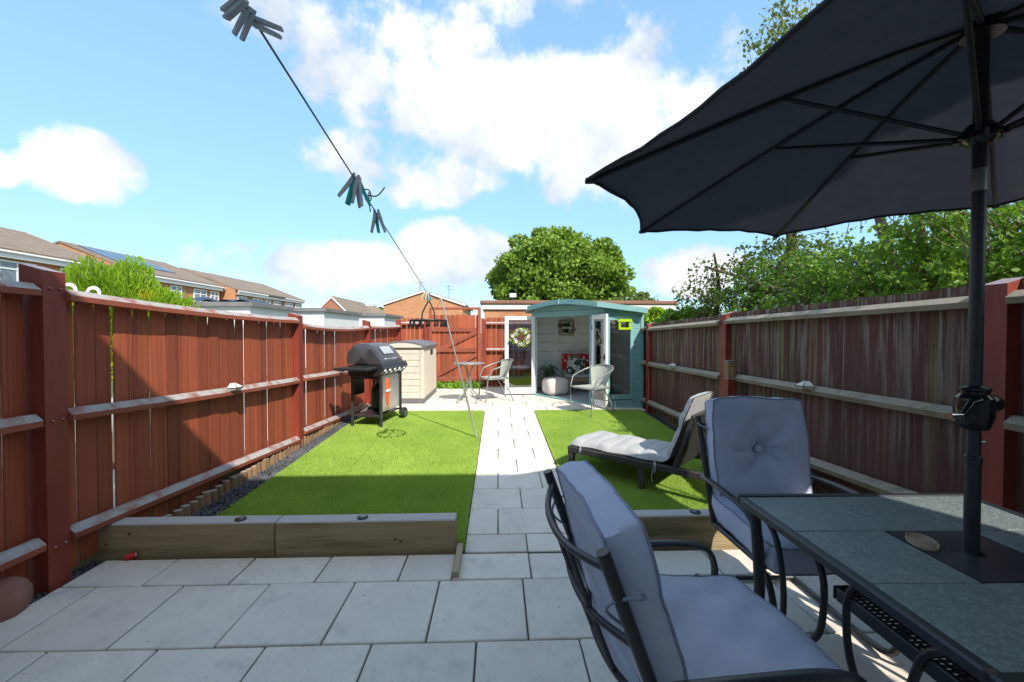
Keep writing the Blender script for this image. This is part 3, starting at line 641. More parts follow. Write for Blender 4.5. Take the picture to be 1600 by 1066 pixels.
# garage directly behind the back fence
gg = thing('garage', 'long orange brick garage with flaking white fascia and brown roof edge behind the summerhouse', 'garage')
ob('wall', MB().box(-.36, 4.72, 11.35, 15, -.3, 2.06), M_brick, gg)
ob('fascia', MB().box(-.42, 4.80, 11.29, 11.345, 2.0, 2.13), M_fascia, gg); ob('fascia', MB().box(-.42, -.365, 11.347, 15, 2.0, 2.13), M_fascia, gg)
ob('roof_edge', MB().bbox(-.47, 4.84, 11.25, 15.05, 2.132, 2.235, .02), M_browncap, gg)
fl_ = thing('floodlight', 'small white floodlight on the garage roof edge left of the summerhouse', 'floodlight', (.40, 11.33, 2.237))
ob('bracket', MB().box(-.03, .03, -.02, .02, 0, .08), M_black, fl_); hd = ob('housing', MB().bbox(-.1, .1, -.03, .04, .06, .2, .01), M_black, fl_)
ob('lens', MB().box(-.085, .085, -.037, -.031, .085, .188), M_white, fl_)
# the house behind the viewer, whose shade lies over the patio
HX = 2.78
hs = thing('house', 'two storey house whose shade covers the patio, unseen wall made pale for bounce light, behind the viewer', 'house')
ob('wall', MB().box(-9, HX - .05, -8.2, -.62, -.3, 4.5), mat('pale_bounce_wall', (.70, .68, .63), (.76, .74, .69), 2, .85, .2, 30), hs)  # unseen wall, its colour chosen pale to bounce fill light onto the patio
c = -4.4
ob('roof', MB().prism([(-.44, 4.50), (c, 6.55), (-8.4, 4.50), (-8.4, 4.62), (c, 6.68), (-.44, 4.62)], -9.1, HX, 'x'), M_roof, hs)
for cx, cz, wd, ht in ((-.2, 1.1, 1.8, 2.05), (-1.2, 3.6, 1.6, 1.1), (1.2, 3.6, 1.2, 1.1), (-4.5, 3.6, 1.6, 1.1), (-5.0, 1.4, 1.6, 1.2)): window(hs, cx, -.60, cz, wd, ht, 'y', 2, False)

# ------------------------------------------------------------------ summerhouse in the far right corner
sh = thing('summerhouse', 'teal corner summerhouse with open white glazed doors and cream inside', 'summerhouse', (0, 0, 0))
A = Vector((.75, 8.5, 0)); H1 = Vector((1.6, 7.35, 0)); B2 = Vector((1.8, 7.08, 0)); C3 = Vector((2.395, 7.03, 0)); FZ = .165; EZ = 1.76
ob('floor', MB().prism([(.75, 9.25), (.75, 8.5), (1.8, 7.08), (2.395, 7.03), (2.395, 9.25)], .06, FZ, 'z'), M_floor, sh)
def shiplap(p, q, z0, z1, n, m, th=.018, name='board', flip=1):
    d = (q - p); L = d.length; h = (z1 - z0) / n; ang = math.atan2(d.y, d.x)
    me = MB().prism([(-th * flip, 0), (0, 0), (0, h * .995), (-th * .45 * flip, h * .995), (-th * flip, h * .9)], 0, L, 'x').mesh('board'); me.materials.append(m)
    for i in range(n): ob(name, me, None, sh, (p.x, p.y, z0 + i * h), (0, 0, ang))
# diagonal front: header and right hand panel
shiplap(A + Vector((.0, 0, 0)), B2, 1.685, 1.90, 2, M_teal)
shiplap(H1, B2, FZ, 1.683, 14, M_teal)
ob('sill', MB().bar([A + Vector((-.02, -.025, .125)), B2 + Vector((.0, -.035, .125))], .07, .07), M_teal, sh)
# front facing the lawn: window, header, side boards
shiplap(B2 + Vector((.002, -.001, 0)), C3, 1.66, 1.80, 2, M_teal)
shiplap(Vector((2.262, 7.042, 0)), C3, .10, 1.658, 15, M_teal)
shiplap(B2 + Vector((.002, -.001, 0)), Vector((2.258, 7.043, 0)), .10, .27, 2, M_teal)
ob('corner_trim', MB().box(2.378, 2.425, 7.0, 7.05, .08, 1.74), M_teal, sh)
b = MB(); wy = 7.045
for x0, x1, z0, z1 in ((1.81, 2.26, .275, .345), (1.81, 2.26, 1.59, 1.655), (1.81, 1.86, .347, 1.588), (2.205, 2.26, .347, 1.588)): b.box(x0, x1, wy - .035, wy + .02, z0, z1)
wn = ob('window', b, M_teal, sh); ob('pane', MB().box(1.862, 2.203, wy - .003, wy + .003, .35, 1.586), M_darkglass, wn)
# cream inside
for i in range(8):
    z0 = FZ + .02 + i * .197
    ob('inner_board', MB().bbox(.76, 2.36, 9.20, 9.225, z0, z0 + .192, .006), M_cream, sh)
    ob('inner_board', MB().bbox(2.345, 2.37, 7.06, 9.198, z0, z0 + .192, .006), M_cream, sh)
    ob('inner_board', MB().bbox(.762, .785, 8.52, 9.198, z0, z0 + .192, .006), M_cream, sh)
for x in (1.26, 1.69): ob('batten', MB().box(x - .03, x + .03, 9.165, 9.199, FZ, 1.76), M_cream, sh)
ob('back_wall', MB().box(.73, 2.41, 9.226, 9.25, .06, 1.78), M_teal, sh); ob('side_wall', MB().box(.735, .761, 8.5, 9.225, .06, 1.82), M_teal, sh); ob('side_wall', MB().box(2.371, 2.394, 7.05, 9.225, .06, 1.78), M_teal, sh)
# roof: front edge rises to a shallow apex over the doors
fp = [(.60, 8.42, 1.895), (.82, 8.07, 1.94), (1.0, 7.78, 1.966), (1.22, 7.45, 1.964), (1.42, 7.18, 1.932), (1.62, 6.93, 1.885), (2.44, 6.87, 1.775)]; bk = [(2.44, 9.3, 1.80), (.60, 9.3, 1.84)]; top = (1.85, 8.9, 2.03)
pts = [Vector(p) for p in fp + bk]; n = len(pts)
v = pts + [p - Vector((0, 0, .04)) for p in pts] + [Vector(top), Vector(top) - Vector((0, 0, .04))]
ob('roof', MB().add(v, [(i, (i + 1) % n, 2 * n) for i in range(n)] + [(n + i, 2 * n + 1, n + (i + 1) % n) for i in range(n)] + [(i, n + i, n + (i + 1) % n, (i + 1) % n) for i in range(n)]), M_teal, sh)
for p, q in zip(fp, fp[1:]):
    p = Vector(p); q = Vector(q); d = (q - p).normalized(); o_ = Vector((d.y, -d.x, 0)) * .012
    ob('fascia_board', MB().bar([p + o_ - Vector((0, 0, .035)), q + o_ - Vector((0, 0, .035))], .02, .085), M_teal, sh)
ob('finial', MB().box(1.075, 1.105, 7.60, 7.625, 1.89, 1.985), M_teal, sh)
def door(p, q, z0, z1, handle):
    d = (q - p); L = d.length; ang = math.atan2(d.y, d.x); b = MB(); t = .075
    for x0, x1, a, c_ in ((0, L, z0, z0 + .12), (0, L, z1 - t, z1), (0, t, z0 + .121, z1 - t - .001), (L - t, L, z0 + .121, z1 - t - .001)): b.bbox(x0, x1, -.02, .02, a, c_, .004)
    o = ob('door', b, M_white, sh, p, (0, 0, ang))
    ob('pane', MB().box(t - .005, L - t + .005, -.004, .004, z0 + .115, z1 - t + .005), M_clear if handle else M_glass, o)
    ob('handle', MB().tube([(L - .04, -.02, .98), (L - .04, -.06, .98), (L - .12, -.06, .98)], .008, 6).box(L - .055, L - .025, -.026, -.02, .93, 1.03), M_black, o)
    for z in (z0 + .2, z1 - .25): ob('hinge', MB().box(-.012, .03, -.026, -.0205, z, z + .07), M_greymetal, o)
    return o
door(Vector((.745, 8.475, 0)), Vector((.135, 8.44, 0)), .165, 1.705, False)
door(Vector((1.63, 7.29, 0)), Vector((1.765, 6.83, 0)), .145, 1.685, True)
# wreath on the left door
wr = thing('flower_wreath', 'round wreath of lilac and cream flowers on the left summerhouse door', 'wreath', (.455, 8.40, 1.285))
ob('ring', MB().tube([(.14 * math.cos(a), 0, .14 * math.sin(a)) for a in np.linspace(0, 2 * math.pi, 21)[:-1]], .012, 6, closed=True), M_twig, wr)
def scatter_leaves(name, parent, m, n, fn, s, stretch=1.6, up=0.0, loc=(0, 0, 0)):
    V = []; F = []
    P_ = np.array([fn() for _ in range(n)]); A_ = RNG.normal(size=(n, 3)); A_[:, 2] += up; A_ /= np.linalg.norm(A_, axis=1)[:, None]
    B_ = np.cross(A_, RNG.normal(size=(n, 3))); B_ /= np.linalg.norm(B_, axis=1)[:, None]
    sz = s * RNG.uniform(.7, 1.3, n)[:, None]
    V = np.stack([P_ - A_ * sz * stretch * .5, P_ + B_ * sz * .5, P_ + A_ * sz * stretch * .5, P_ - B_ * sz * .5], 1).reshape(-1, 3)
    me = raw_mesh(name, V, np.arange(4 * n).reshape(-1, 4)); me.materials.append(m); return ob(name, me, None, parent, loc)
def wring():
    a = random.uniform(0, 6.283); r = .14 + random.gauss(0, .028); return (r * math.cos(a), -.02 + random.uniform(-.03, .02), r * math.sin(a))
scatter_leaves('leaves', wr, M_wleaf, 260, wring, .04, 2.0); 
for k in range(16):
    a = k / 16 * 6.283 + random.uniform(-.15, .15); r = .14 + random.uniform(-.03, .03)
    fm = MB(); 
    for j in range(6):
        t_ = j / 6 * 6.283; c1 = Vector((.02 * math.cos(t_), -.012, .02 * math.sin(t_)))
        fm.lathe([(.004, -.004), (.016, 0), (.004, .004)], 6, Matrix.Translation(c1) @ Matrix.Rotation(math.pi / 2, 4, 'X'))
    ob('flower', fm, M_lilac if k % 2 else M_petal, wr, (r * math.cos(a), -.04, r * math.sin(a)), (0, t_, 0))
# bird feeder, picture, bench, throw, cushion, plant, pouf
bf = thing('bird_feeder', 'lime green house shaped window bird feeder on the summerhouse window', 'bird feeder', (2.09, 6.985, 1.43))
ob('tray', MB().box(-.10, .10, -.05, .02, 0, .035), M_lime, bf); ob('roof', MB().prism([(-.125, .13), (.125, .13), (.10, .175), (-.10, .175)], -.06, .02, 'y'), M_lime, bf)
for sx in (-1, 1): ob('side', MB().box(sx * .085 - .015, sx * .085 + .015, -.045, .02, .036, .129), M_lime, bf)
pc = thing('framed_picture', 'small wood framed picture of dark green leaves with a white banner', 'picture', (1.48, 9.15, 1.48))
b = MB()
for q in ((-.15, .15, -.16, -.135), (-.15, .15, .135, .16), (-.15, -.125, -.134, .134), (.125, .15, -.134, .134)): b.box(q[0], q[1], -.012, .012, q[2], q[3])
ob('frame', b, M_wood, pc); ob('backing', MB().box(-.126, .126, .0, .008, -.136, .136), M_cream, pc)
scatter_leaves('leaves', pc, M_fern, 90, lambda: (random.gauss(0, .06), -.006, random.choice((-1, 1)) * random.uniform(.02, .1)), .06, 1.6)
ob('banner', MB().box(-.1, .1, -.022, -.016, -.02, .025), M_white, pc)
bn = thing('bench', 'low wooden bench with a pale seat pad inside the summerhouse', 'bench', (1.78, 8.72, FZ))
for x in (-.42, .42):
    for y in (-.2, .2): ob('leg', MB().box(x - .025, x + .025, y - .025, y + .025, 0, .30 if y < 0 else .74), M_wood, bn)
for z in (.50, .62, .72): ob('back_slat', MB().box(-.395, .395, .185, .215, z - .03, z + .03), M_wood, bn)
ob('seat_frame', MB().box(-.44, .44, -.22, .18, .235, .30), M_wood, bn); ob('seat_pad', MB().bbox(-.41, .41, -.22, .17, .302, .355, .02), M_mattress, bn)
tr = thing('red_throw', 'bright red spotted throw over the back of the summerhouse bench', 'throw', (1.78, 8.72, FZ))
ob('cloth', MB().grid(lambda u, v: (-.43 + .86 * u, [.165, .172, .19, .215, .235][min(4, int(v * 4))] - .012 * math.sin(u * 14), [.44, .62, .762, .77, .6][min(4, int(v * 4))] + .006 * math.sin(u * 17)), 24, 4), M_redthrow, tr, smooth=60)
for k in range(9): ob('spot', MB().lathe([(.022, 0), (.02, .003)], 7, Matrix.Translation((-.38 + .095 * k + random.uniform(-.02, .02), .145, random.choice((.5, .56, .63, .7)))) @ Matrix.Rotation(math.pi / 2, 4, 'X')), M_white, tr)
def pillow(w_, h_, t_, n=12):
    def f(sg):
        def g_(u, v):
            a, c = 2 * u - 1, 2 * v - 1; e = max(0, (1 - abs(a) ** 3)) ** .5 * max(0, (1 - abs(c) ** 3)) ** .5
            k = 1 - .07 * (a * a * c * c) + .0
            return (a * w_ / 2 * (1 - .06 * (1 - c * c)), sg * t_ / 2 * e, c * h_ / 2 * (1 - .06 * (1 - a * a)))
        return g_
    return MB().grid(f(1), n, n).grid(f(-1), n, n, True)
M_palm = mat('palm_print', (.50, .49, .45), (.6, .58, .54), 8, .9, c3=(.03, .07, .045), s3=9, a3=(.46, .52))
tag(ob('cushion', pillow(.40, .38, .13), M_palm, None, (1.62, 8.78, FZ + .53), (R(-18), R(12), 0), smooth=180), 'palm leaf print cushion leaning on the red throw', 'cushion')
pt = thing('potted_fern', 'bushy potted fern standing inside the summerhouse doorway', 'plant', (1.06, 8.93, FZ))
ob('pot', MB().lathe([(.10, 0), (.14, .02), (.155, .2), (.14, .24), (.12, .23)], 16), M_render, pt, smooth=50)
fr_ = MB()
for k in range(26):
    a = random.uniform(0, 6.283); L = random.uniform(.18, .34); hh = random.uniform(.1, .34)
    base = Vector((0, 0, .22)); tip = Vector((math.cos(a) * L, min(.2, math.sin(a) * L), .22 + hh - .1)); mid = (base + tip) / 2 + Vector((0, 0, hh * .55))
    cr = catmull([base, mid, tip], 7)
    for i in range(2, len(cr) - 1):
        t = (cr[i + 1] - cr[i - 1]).normalized(); sd = t.cross(Vector((0, 0, 1))).normalized(); w_ = .055 * (1 - i / len(cr)) + .02
        for sg in (-1, 1):
            e = cr[i] + sd * sg * w_ + t * .03; fr_.add([cr[i] - t * .012, e, cr[i] + t * .014], [(0, 1, 2)])
ob('fronds', fr_.mesh('fronds'), M_fern, pt)
def superbox(a, b, c, n1=10, n2=20, e=.45):
    def sp(x, p): return math.copysign(abs(x) ** p, x)
    return MB().grid(lambda u, v: (a * sp(math.cos((u - .5) * math.pi), e) * sp(math.cos(v * 2 * math.pi), e), b * sp(math.cos((u - .5) * math.pi), e) * sp(math.sin(v * 2 * math.pi), e), c * sp(math.sin((u - .5) * math.pi), e)), n1, n2)
pf = tag(ob('pouf', superbox(.235, .22, .17, 12, 24, .5), M_pouf, None, (1.13, 8.33, FZ + .168), (0, 0, .3), smooth=180), 'round cornered cream pouf on the summerhouse threshold', 'pouf')

# ------------------------------------------------------------------ trees and shrubs
def leaf_cloud(name, parent, m, P_, s, stretch=1.7, up=0.0, sd=.35):
    n = len(P_); A_ = RNG.normal(size=(n, 3)); A_[:, 2] += up; A_ /= np.linalg.norm(A_, axis=1)[:, None]
    B_ = np.cross(A_, RNG.normal(size=(n, 3))); B_ /= np.linalg.norm(B_, axis=1)[:, None]; C_ = np.cross(A_, B_)
    sz = (s * RNG.uniform(1 - sd, 1 + sd, n))[:, None]
    V = np.stack([P_ - A_ * sz * stretch * .5, P_ + B_ * sz * .5 + C_ * sz * .18, P_ + A_ * sz * stretch * .5, P_ - B_ * sz * .5 + C_ * sz * .18], 1).reshape(-1, 3)
    i = np.arange(n)[:, None] * 4
    me = raw_mesh(name, V, np.concatenate([i + [0, 1, 2], i + [0, 2, 3]])); me.materials.append(m); return ob(name, me, None, parent)
def limbs(base, tips, r0, r1=.02, sag=.0, jit=.15):
    b = MB(); base = Vector(base)
    for t in tips:
        t = Vector(t); m_ = base.lerp(t, .5) + Vector((random.uniform(-jit, jit), random.uniform(-jit, jit), (t - base).length * .08))
        b.tube([base, m_, t], [r0, (r0 + r1) * .45, r1], 6, 4)
    return b
def big_tree(label, base, c, rad, lobes, per, leaf, m, trunk=.3, name='oak_tree', zmin=None):
    t = thing(name, label, 'tree', base); bx_, by_, bz_ = base; c = np.array(c); rad = np.array(rad); P_ = []; tips = []
    for k in range(lobes):
        d = RNG.normal(size=3); d /= np.linalg.norm(d); rr = RNG.uniform(.45, 1.0) ** .6 * .86
        ctr = c + d * rad * rr; lr = RNG.uniform(.11, .24) * rad.mean()
        if k < 16: tips.append(ctr - np.array(base))
        q = RNG.normal(size=(per, 3)); q /= np.linalg.norm(q, axis=1)[:, None]; q *= lr * (RNG.uniform(.35, 1.12, (per, 1)) ** .5); q[:, 2] *= .72
        P_.append(ctr + q)
    q = RNG.normal(size=(lobes * per // 6, 3)); q /= np.linalg.norm(q, axis=1)[:, None]; P_.append(c + q * rad * (RNG.uniform(.2, 1.0, (len(q), 1)) ** .5) * .86)
    P_ = np.concatenate(P_) - np.array(base)
    if zmin is not None: P_ = P_[P_[:, 2] > zmin]
    top = (0, 0, (c[2] - bz_) * .62)
    ob('trunk', MB().tube([(0, 0, -.3), (.05, 0, top[2] * .5), top], [trunk * 1.25, trunk, trunk * .75], 10, 4), M_bark, t, smooth=180)
    ob('limbs', limbs(top, tips, trunk * .45, .04, 0, .5), M_bark, t, smooth=180)
    leaf_cloud('crown', t, m, P_, leaf); return t
big_tree('large round crowned oak rising behind the summerhouse and garage', (3.9, 27, -.25), (3.95, 27, 4.55), (4.8, 4.4, 3.75), 190, 330, .15, M_oak, .35)
big_tree('small distant tree left of the orange brick gable', (-25.3, 90, -.25), (-25.5, 90, 5.2), (2.4, 2.4, 2.2), 26, 60, .5, M_oak, .2, name='tree')
big_tree('thin pale leaved small tree just right of the oak', (6.6, 19.5, -.25), (6.5, 19.5, 2.2), (1.7, 1.2, 1.25), 60, 60, .09, M_leaf2, .08, name='tree')
big_tree('bushy pale green shrub above the far end of the dark fence', (4.1, 10.6, -.25), (4.05, 10.6, 1.45), (.8, .7, .6), 45, 110, .07, M_bush, .05, name='shrub')
big_tree('leafy green shrub over the dark fence beside the summerhouse', (3.6, 8.3, -.25), (3.75, 8.2, 1.45), (.75, .9, .45), 45, 130, .06, M_leaf, .05, name='shrub')
# the overgrown tree leaning over the right hand fence: twigs with leaves strung along them
def twig_tree(name, label, base, stems, vols):
    t = thing(name, label, 'tree', base); B0 = Vector(base); tb = MB(); lb = MB(); PP = []
    for s_ in stems: tb.tube([Vector(p) - B0 for p in s_[0]], s_[1], 8, 4)
    for c, rad, n, k, src, droop, leafm in vols:
        c = Vector(c); src = Vector(src)
        for i in range(n):
            while True:
                d = Vector([random.uniform(-1, 1) for _ in range(3)])
                if d.length < 1: break
            e = c + Vector((d.x * rad[0], d.y * rad[1], d.z * rad[2])); L = random.uniform(.35, .8)
            dirn = (e - src).normalized() + Vector([random.gauss(0, .35) for _ in range(3)]); dirn.normalize()
            st = e - dirn * L; md = (st + e) / 2 + Vector((0, 0, .05 + droop)); en = e - Vector((0, 0, droop))
            cr = catmull([st, md, en], 5); lb.tube([q - B0 for q in cr[::2]], [.006, .004, .002], 3, cap=False)
            for j in range(k):
                u = random.uniform(0, 1) ** .7 * (len(cr) - 1.001); a = int(u); p = cr[a].lerp(cr[a + 1], u - a)
                PP.append((p.x - B0.x + random.gauss(0, .045), p.y - B0.y + random.gauss(0, .045), p.z - B0.z + random.gauss(0, .045)))
    ob('trunk', tb, M_bark, t, smooth=180); ob('twigs', lb, M_twig, t)
    leaf_cloud('crown', t, vols[0][6], np.array(PP), .042, 1.55); return t
tb = (4.9, 4.6, -.25)
stems = [([(4.9, 4.6, -.25), (4.85, 4.65, 1.2), (4.6, 4.9, 2.4), (4.3, 5.0, 3.9)], [.10, .085, .06, .03]),
         ([(5.0, 4.5, -.25), (5.2, 4.2, 1.4), (5.3, 3.7, 2.6), (5.0, 3.4, 3.6)], [.09, .07, .05, .03]),
         ([(4.85, 4.7, .3), (4.6, 5.4, 1.5), (4.2, 6.2, 2.0), (3.5, 7.1, 2.5)], [.07, .055, .04, .015]),
         ([(4.9, 4.6, .8), (4.5, 4.3, 1.8), (4.0, 4.0, 2.8), (3.5, 3.6, 3.6)], [.06, .05, .035, .015])]
twig_tree('overgrown_tree', 'dense overgrown tree leaning over the dark fence below the parasol', tb, stems,
          [((4.7, 4.4, 2.0), (1.2, 1.5, .75), 470, 30, (4.9, 4.6, 1.2), .02, M_leaf),
           ((5.6, 3.2, 2.4), (1.3, 1.4, 1.0), 260, 26, (5.0, 4.4, 1.2), .02, M_leaf),
           ((4.3, 6.0, 1.9), (1.1, 1.3, .72), 260, 22, (4.8, 4.8, 1.6), .02, M_leaf),
           ((4.7, 4.8, 3.7), (1.1, 1.4, .8), 80, 18, (4.6, 4.8, 2.2), .06, M_leaf)])
twig_tree('small_leaved_tree', 'thin twiggy branches of a small leaved tree reaching left from behind the dark fence', (4.2, 8.2, -.25),
          [([(4.2, 8.2, -.25), (4.15, 8.1, 1.2), (4.0, 7.6, 2.1), (3.6, 7.0, 2.7)], [.07, .055, .035, .015]), ([(4.2, 8.2, .5), (4.4, 7.6, 1.6), (4.5, 6.6, 2.5), (4.3, 5.9, 3.2)], [.05, .04, .03, .015])],
          [((4.0, 7.3, 2.15), (.95, .9, .62), 150, 17, (4.3, 7.6, 1.5), .05, M_leaf2), ((4.6, 6.6, 2.5), (.8, .9, .6), 120, 18, (4.4, 7.2, 1.6), .04, M_leaf2)])
twig_tree('birch_branch_tree', 'tall thin tree whose wispy top shows above the parasol', (4.6, 6.6, -.25),
          [([(4.6, 6.6, -.25), (4.65, 6.6, 2.0), (4.5, 6.4, 4.0), (4.3, 6.2, 5.9)], [.08, .065, .045, .015]), ([(4.62, 6.6, 2.4), (4.3, 6.3, 3.6), (3.8, 6.0, 5.0)], [.04, .03, .01])],
          [((4.1, 5.9, 5.4), (.75, .6, .75), 85, 17, (4.5, 6.4, 4.2), .04, M_leaf2), ((4.9, 6.0, 4.6), (.7, .7, .9), 60, 16, (4.6, 6.5, 3.4), .04, M_leaf2)]).name = 'wispy_tree'
twig_tree('overgrown_tree', 'leafy overhang above the near end of the dark fence, beside the parasol', (4.0, 1.9, -.25),
          [([(4.0, 1.9, -.25), (3.9, 2.0, 1.3), (3.6, 2.2, 2.4), (3.2, 2.3, 3.1)], [.08, .06, .04, .02]), ([(4.0, 1.9, .4), (4.3, 1.4, 1.6), (4.2, 1.0, 2.7)], [.06, .04, .02])],
          [((3.45, 2.3, 2.9), (.75, .95, .5), 92, 17, (3.9, 2.0, 1.6), .05, M_leaf), ((4.3, 1.5, 2.3), (.7, .9, .7), 130, 20, (4.0, 1.8, 1.2), .03, M_leaf), ((3.75, 3.5, 2.75), (.6, .8, .55), 70, 16, (4.1, 2.6, 1.6), .05, M_leaf)])
def conifer(label, c, rad, n, m, name='conifer_shrub'):
    t = thing(name, label, 'shrub', (c[0], c[1], -.25)); c = np.array(c); rad = np.array(rad)
    d = RNG.normal(size=(n, 3)); d /= np.linalg.norm(d, axis=1)[:, None]; d[:, 2] = np.abs(d[:, 2]) * 1.0
    rr = RNG.uniform(.35, 1.0, n)[:, None] ** .5; lump = 1 + .13 * np.sin(d[:, :1] * 7 + 1) + .1 * np.sin(d[:, 1:2] * 9)
    P_ = c + d * rad * rr * lump - np.array([c[0], c[1], -.25])
    dirn = d * np.array([.8, .8, .3]) + np.array([0, 0, 1.0]) + RNG.normal(0, .28, (n, 3)); dirn /= np.linalg.norm(dirn, axis=1)[:, None]
    L = RNG.uniform(.03, .085, n)[:, None] * (1 + .5 * (RNG.random((n, 1)) < .06)); sd = np.cross(dirn, RNG.normal(size=(n, 3))); sd /= np.linalg.norm(sd, axis=1)[:, None]
    V = np.stack([P_ - sd * .004, P_ + sd * .004, P_ + dirn * L * .6 + sd * .0075, P_ + dirn * L, P_ + dirn * L * .6 - sd * .0075], 1).reshape(-1, 3)
    i = np.arange(n)[:, None] * 5
    me = raw_mesh('crown', V, np.concatenate([i + [0, 1, 2], i + [0, 2, 4], i + [4, 2, 3]])); me.materials.append(m); ob('crown', me, None, t)
    ob('trunk', MB().tube([(0, 0, 0), (0, 0, c[2] + .25)], [.07, .04], 6), M_bark, t)
conifer('bushy lime green conifer peeping over the red fence beside the big post', (-4.25, 4.9, 1.2), (.74, .75, .86), 34000, M_bush)
conifer('golden green conifer at the left edge of the picture', (-4.35, 3.55, .95), (.42, .5, .95), 14000, M_gold)
conifer('low golden conifer just behind the fence hooks', (-3.35, 3.15, 1.0), (.40, .45, .60), 9000, M_gold)
wd_ = thing('weeds', 'bright green weeds along the foot of the gate', 'weeds', (-.8, 9.5, .13)); del wd_['category']; wd_['category'] = 'weeds'; 
scatter_leaves('leaves', wd_, M_weed, 420, lambda: (random.uniform(-.62, .45), random.uniform(-.05, .25), abs(random.gauss(.05, .05))), .06, 1.6, .6)

# ------------------------------------------------------------------ dining set on the patio
def boxed_cushion(w_, h_, t_, tuft=True, wr=.010, n=26, seed=1, soft=.0135):
    """boxed seat cushion lying in xy, z up, bottom at 0; tufted top with creases"""
    rs = random.Random(seed); ph = [rs.uniform(0, 6) for _ in range(6)]
    def top(u, v):
        a, c = 2 * u - 1, 2 * v - 1; e = (1 - abs(a) ** 6) * (1 - abs(c) ** 6)
        z = t_ * (.90 + .16 * max(0, e) ** .6)
        r = math.hypot(a, c); an = math.atan2(c, a)
        if tuft:
            z -= .050 * math.exp(-(r / .15) ** 2) + .016 * math.exp(-(r / .5) ** 2)
            cr = sum(math.exp(-(((an - q + math.pi) % (2 * math.pi) - math.pi) / (.11 + .05 * s_)) ** 2) for q, s_ in ((1.65, .2), (-1.45, .2), (.75, 1), (2.6, 1), (-2.3, 1), (-.6, 1), (3.1, .3), (.05, .3)))
            z -= wr * 1.1 * cr * math.exp(-((r - .3) / .42) ** 2)
        z += wr * .5 * max(0, e) * (math.sin(a * 5 + ph[0] + 2 * c) * math.sin(c * 4 + ph[1]) + .5 * math.sin(a * 11 + c * 7 + ph[2]))
        return (a * w_ / 2, c * h_ / 2, z)
    hw, hh = w_ / 2, h_ / 2
    def outline(p0, p1):
        """square to softly rounded rectangle"""
        k = 1 - .045 * (p0 * p0 * p1 * p1) ** 2; return p0 * hw * k * (1 - .03 * (1 - p1 * p1) * -.4), p1 * hh * k * (1 + .012 * (1 - p0 * p0))
    def soften(p):
        p = Vector(p); n1 = noise.noise_vector(p * 5 + Vector((seed * 3.1, 0, 0))); n2 = noise.noise_vector(p * 17 + Vector((seed, 7, 0)))
        return p + n1 * soft + n2 * soft * .35
    def edge(u, v):
        a = u * 4; k = int(a) % 4; f = a - int(a)
        p = [(-1 + 2 * f, -1), (1, -1 + 2 * f), (1 - 2 * f, 1), (-1, 1 - 2 * f)][k]
        x, y = outline(*p); b_ = 1 + .03 * math.sin(v * math.pi)
        return soften((x * b_, y * b_, t_ * .90 * v))
    def top2(u, v):
        q = top(u, v); x, y = outline(2 * u - 1, 2 * v - 1); return soften((x, y, q[2]))
    m = MB(); m.grid(top2, n, n); m.grid(edge, 4 * n, 5, wrapu=True)
    m.grid(lambda u, v: soften((*outline(2 * u - 1, 2 * v - 1), -.006 * (1 - (2 * u - 1) ** 2) * (1 - (2 * v - 1) ** 2))), n, n, True)
    pp = [MB().tube([Vector(edge(i / 80, v)) for i in range(80)], .0042, 6, closed=True) for v in (1, 0)]
    return m, pp
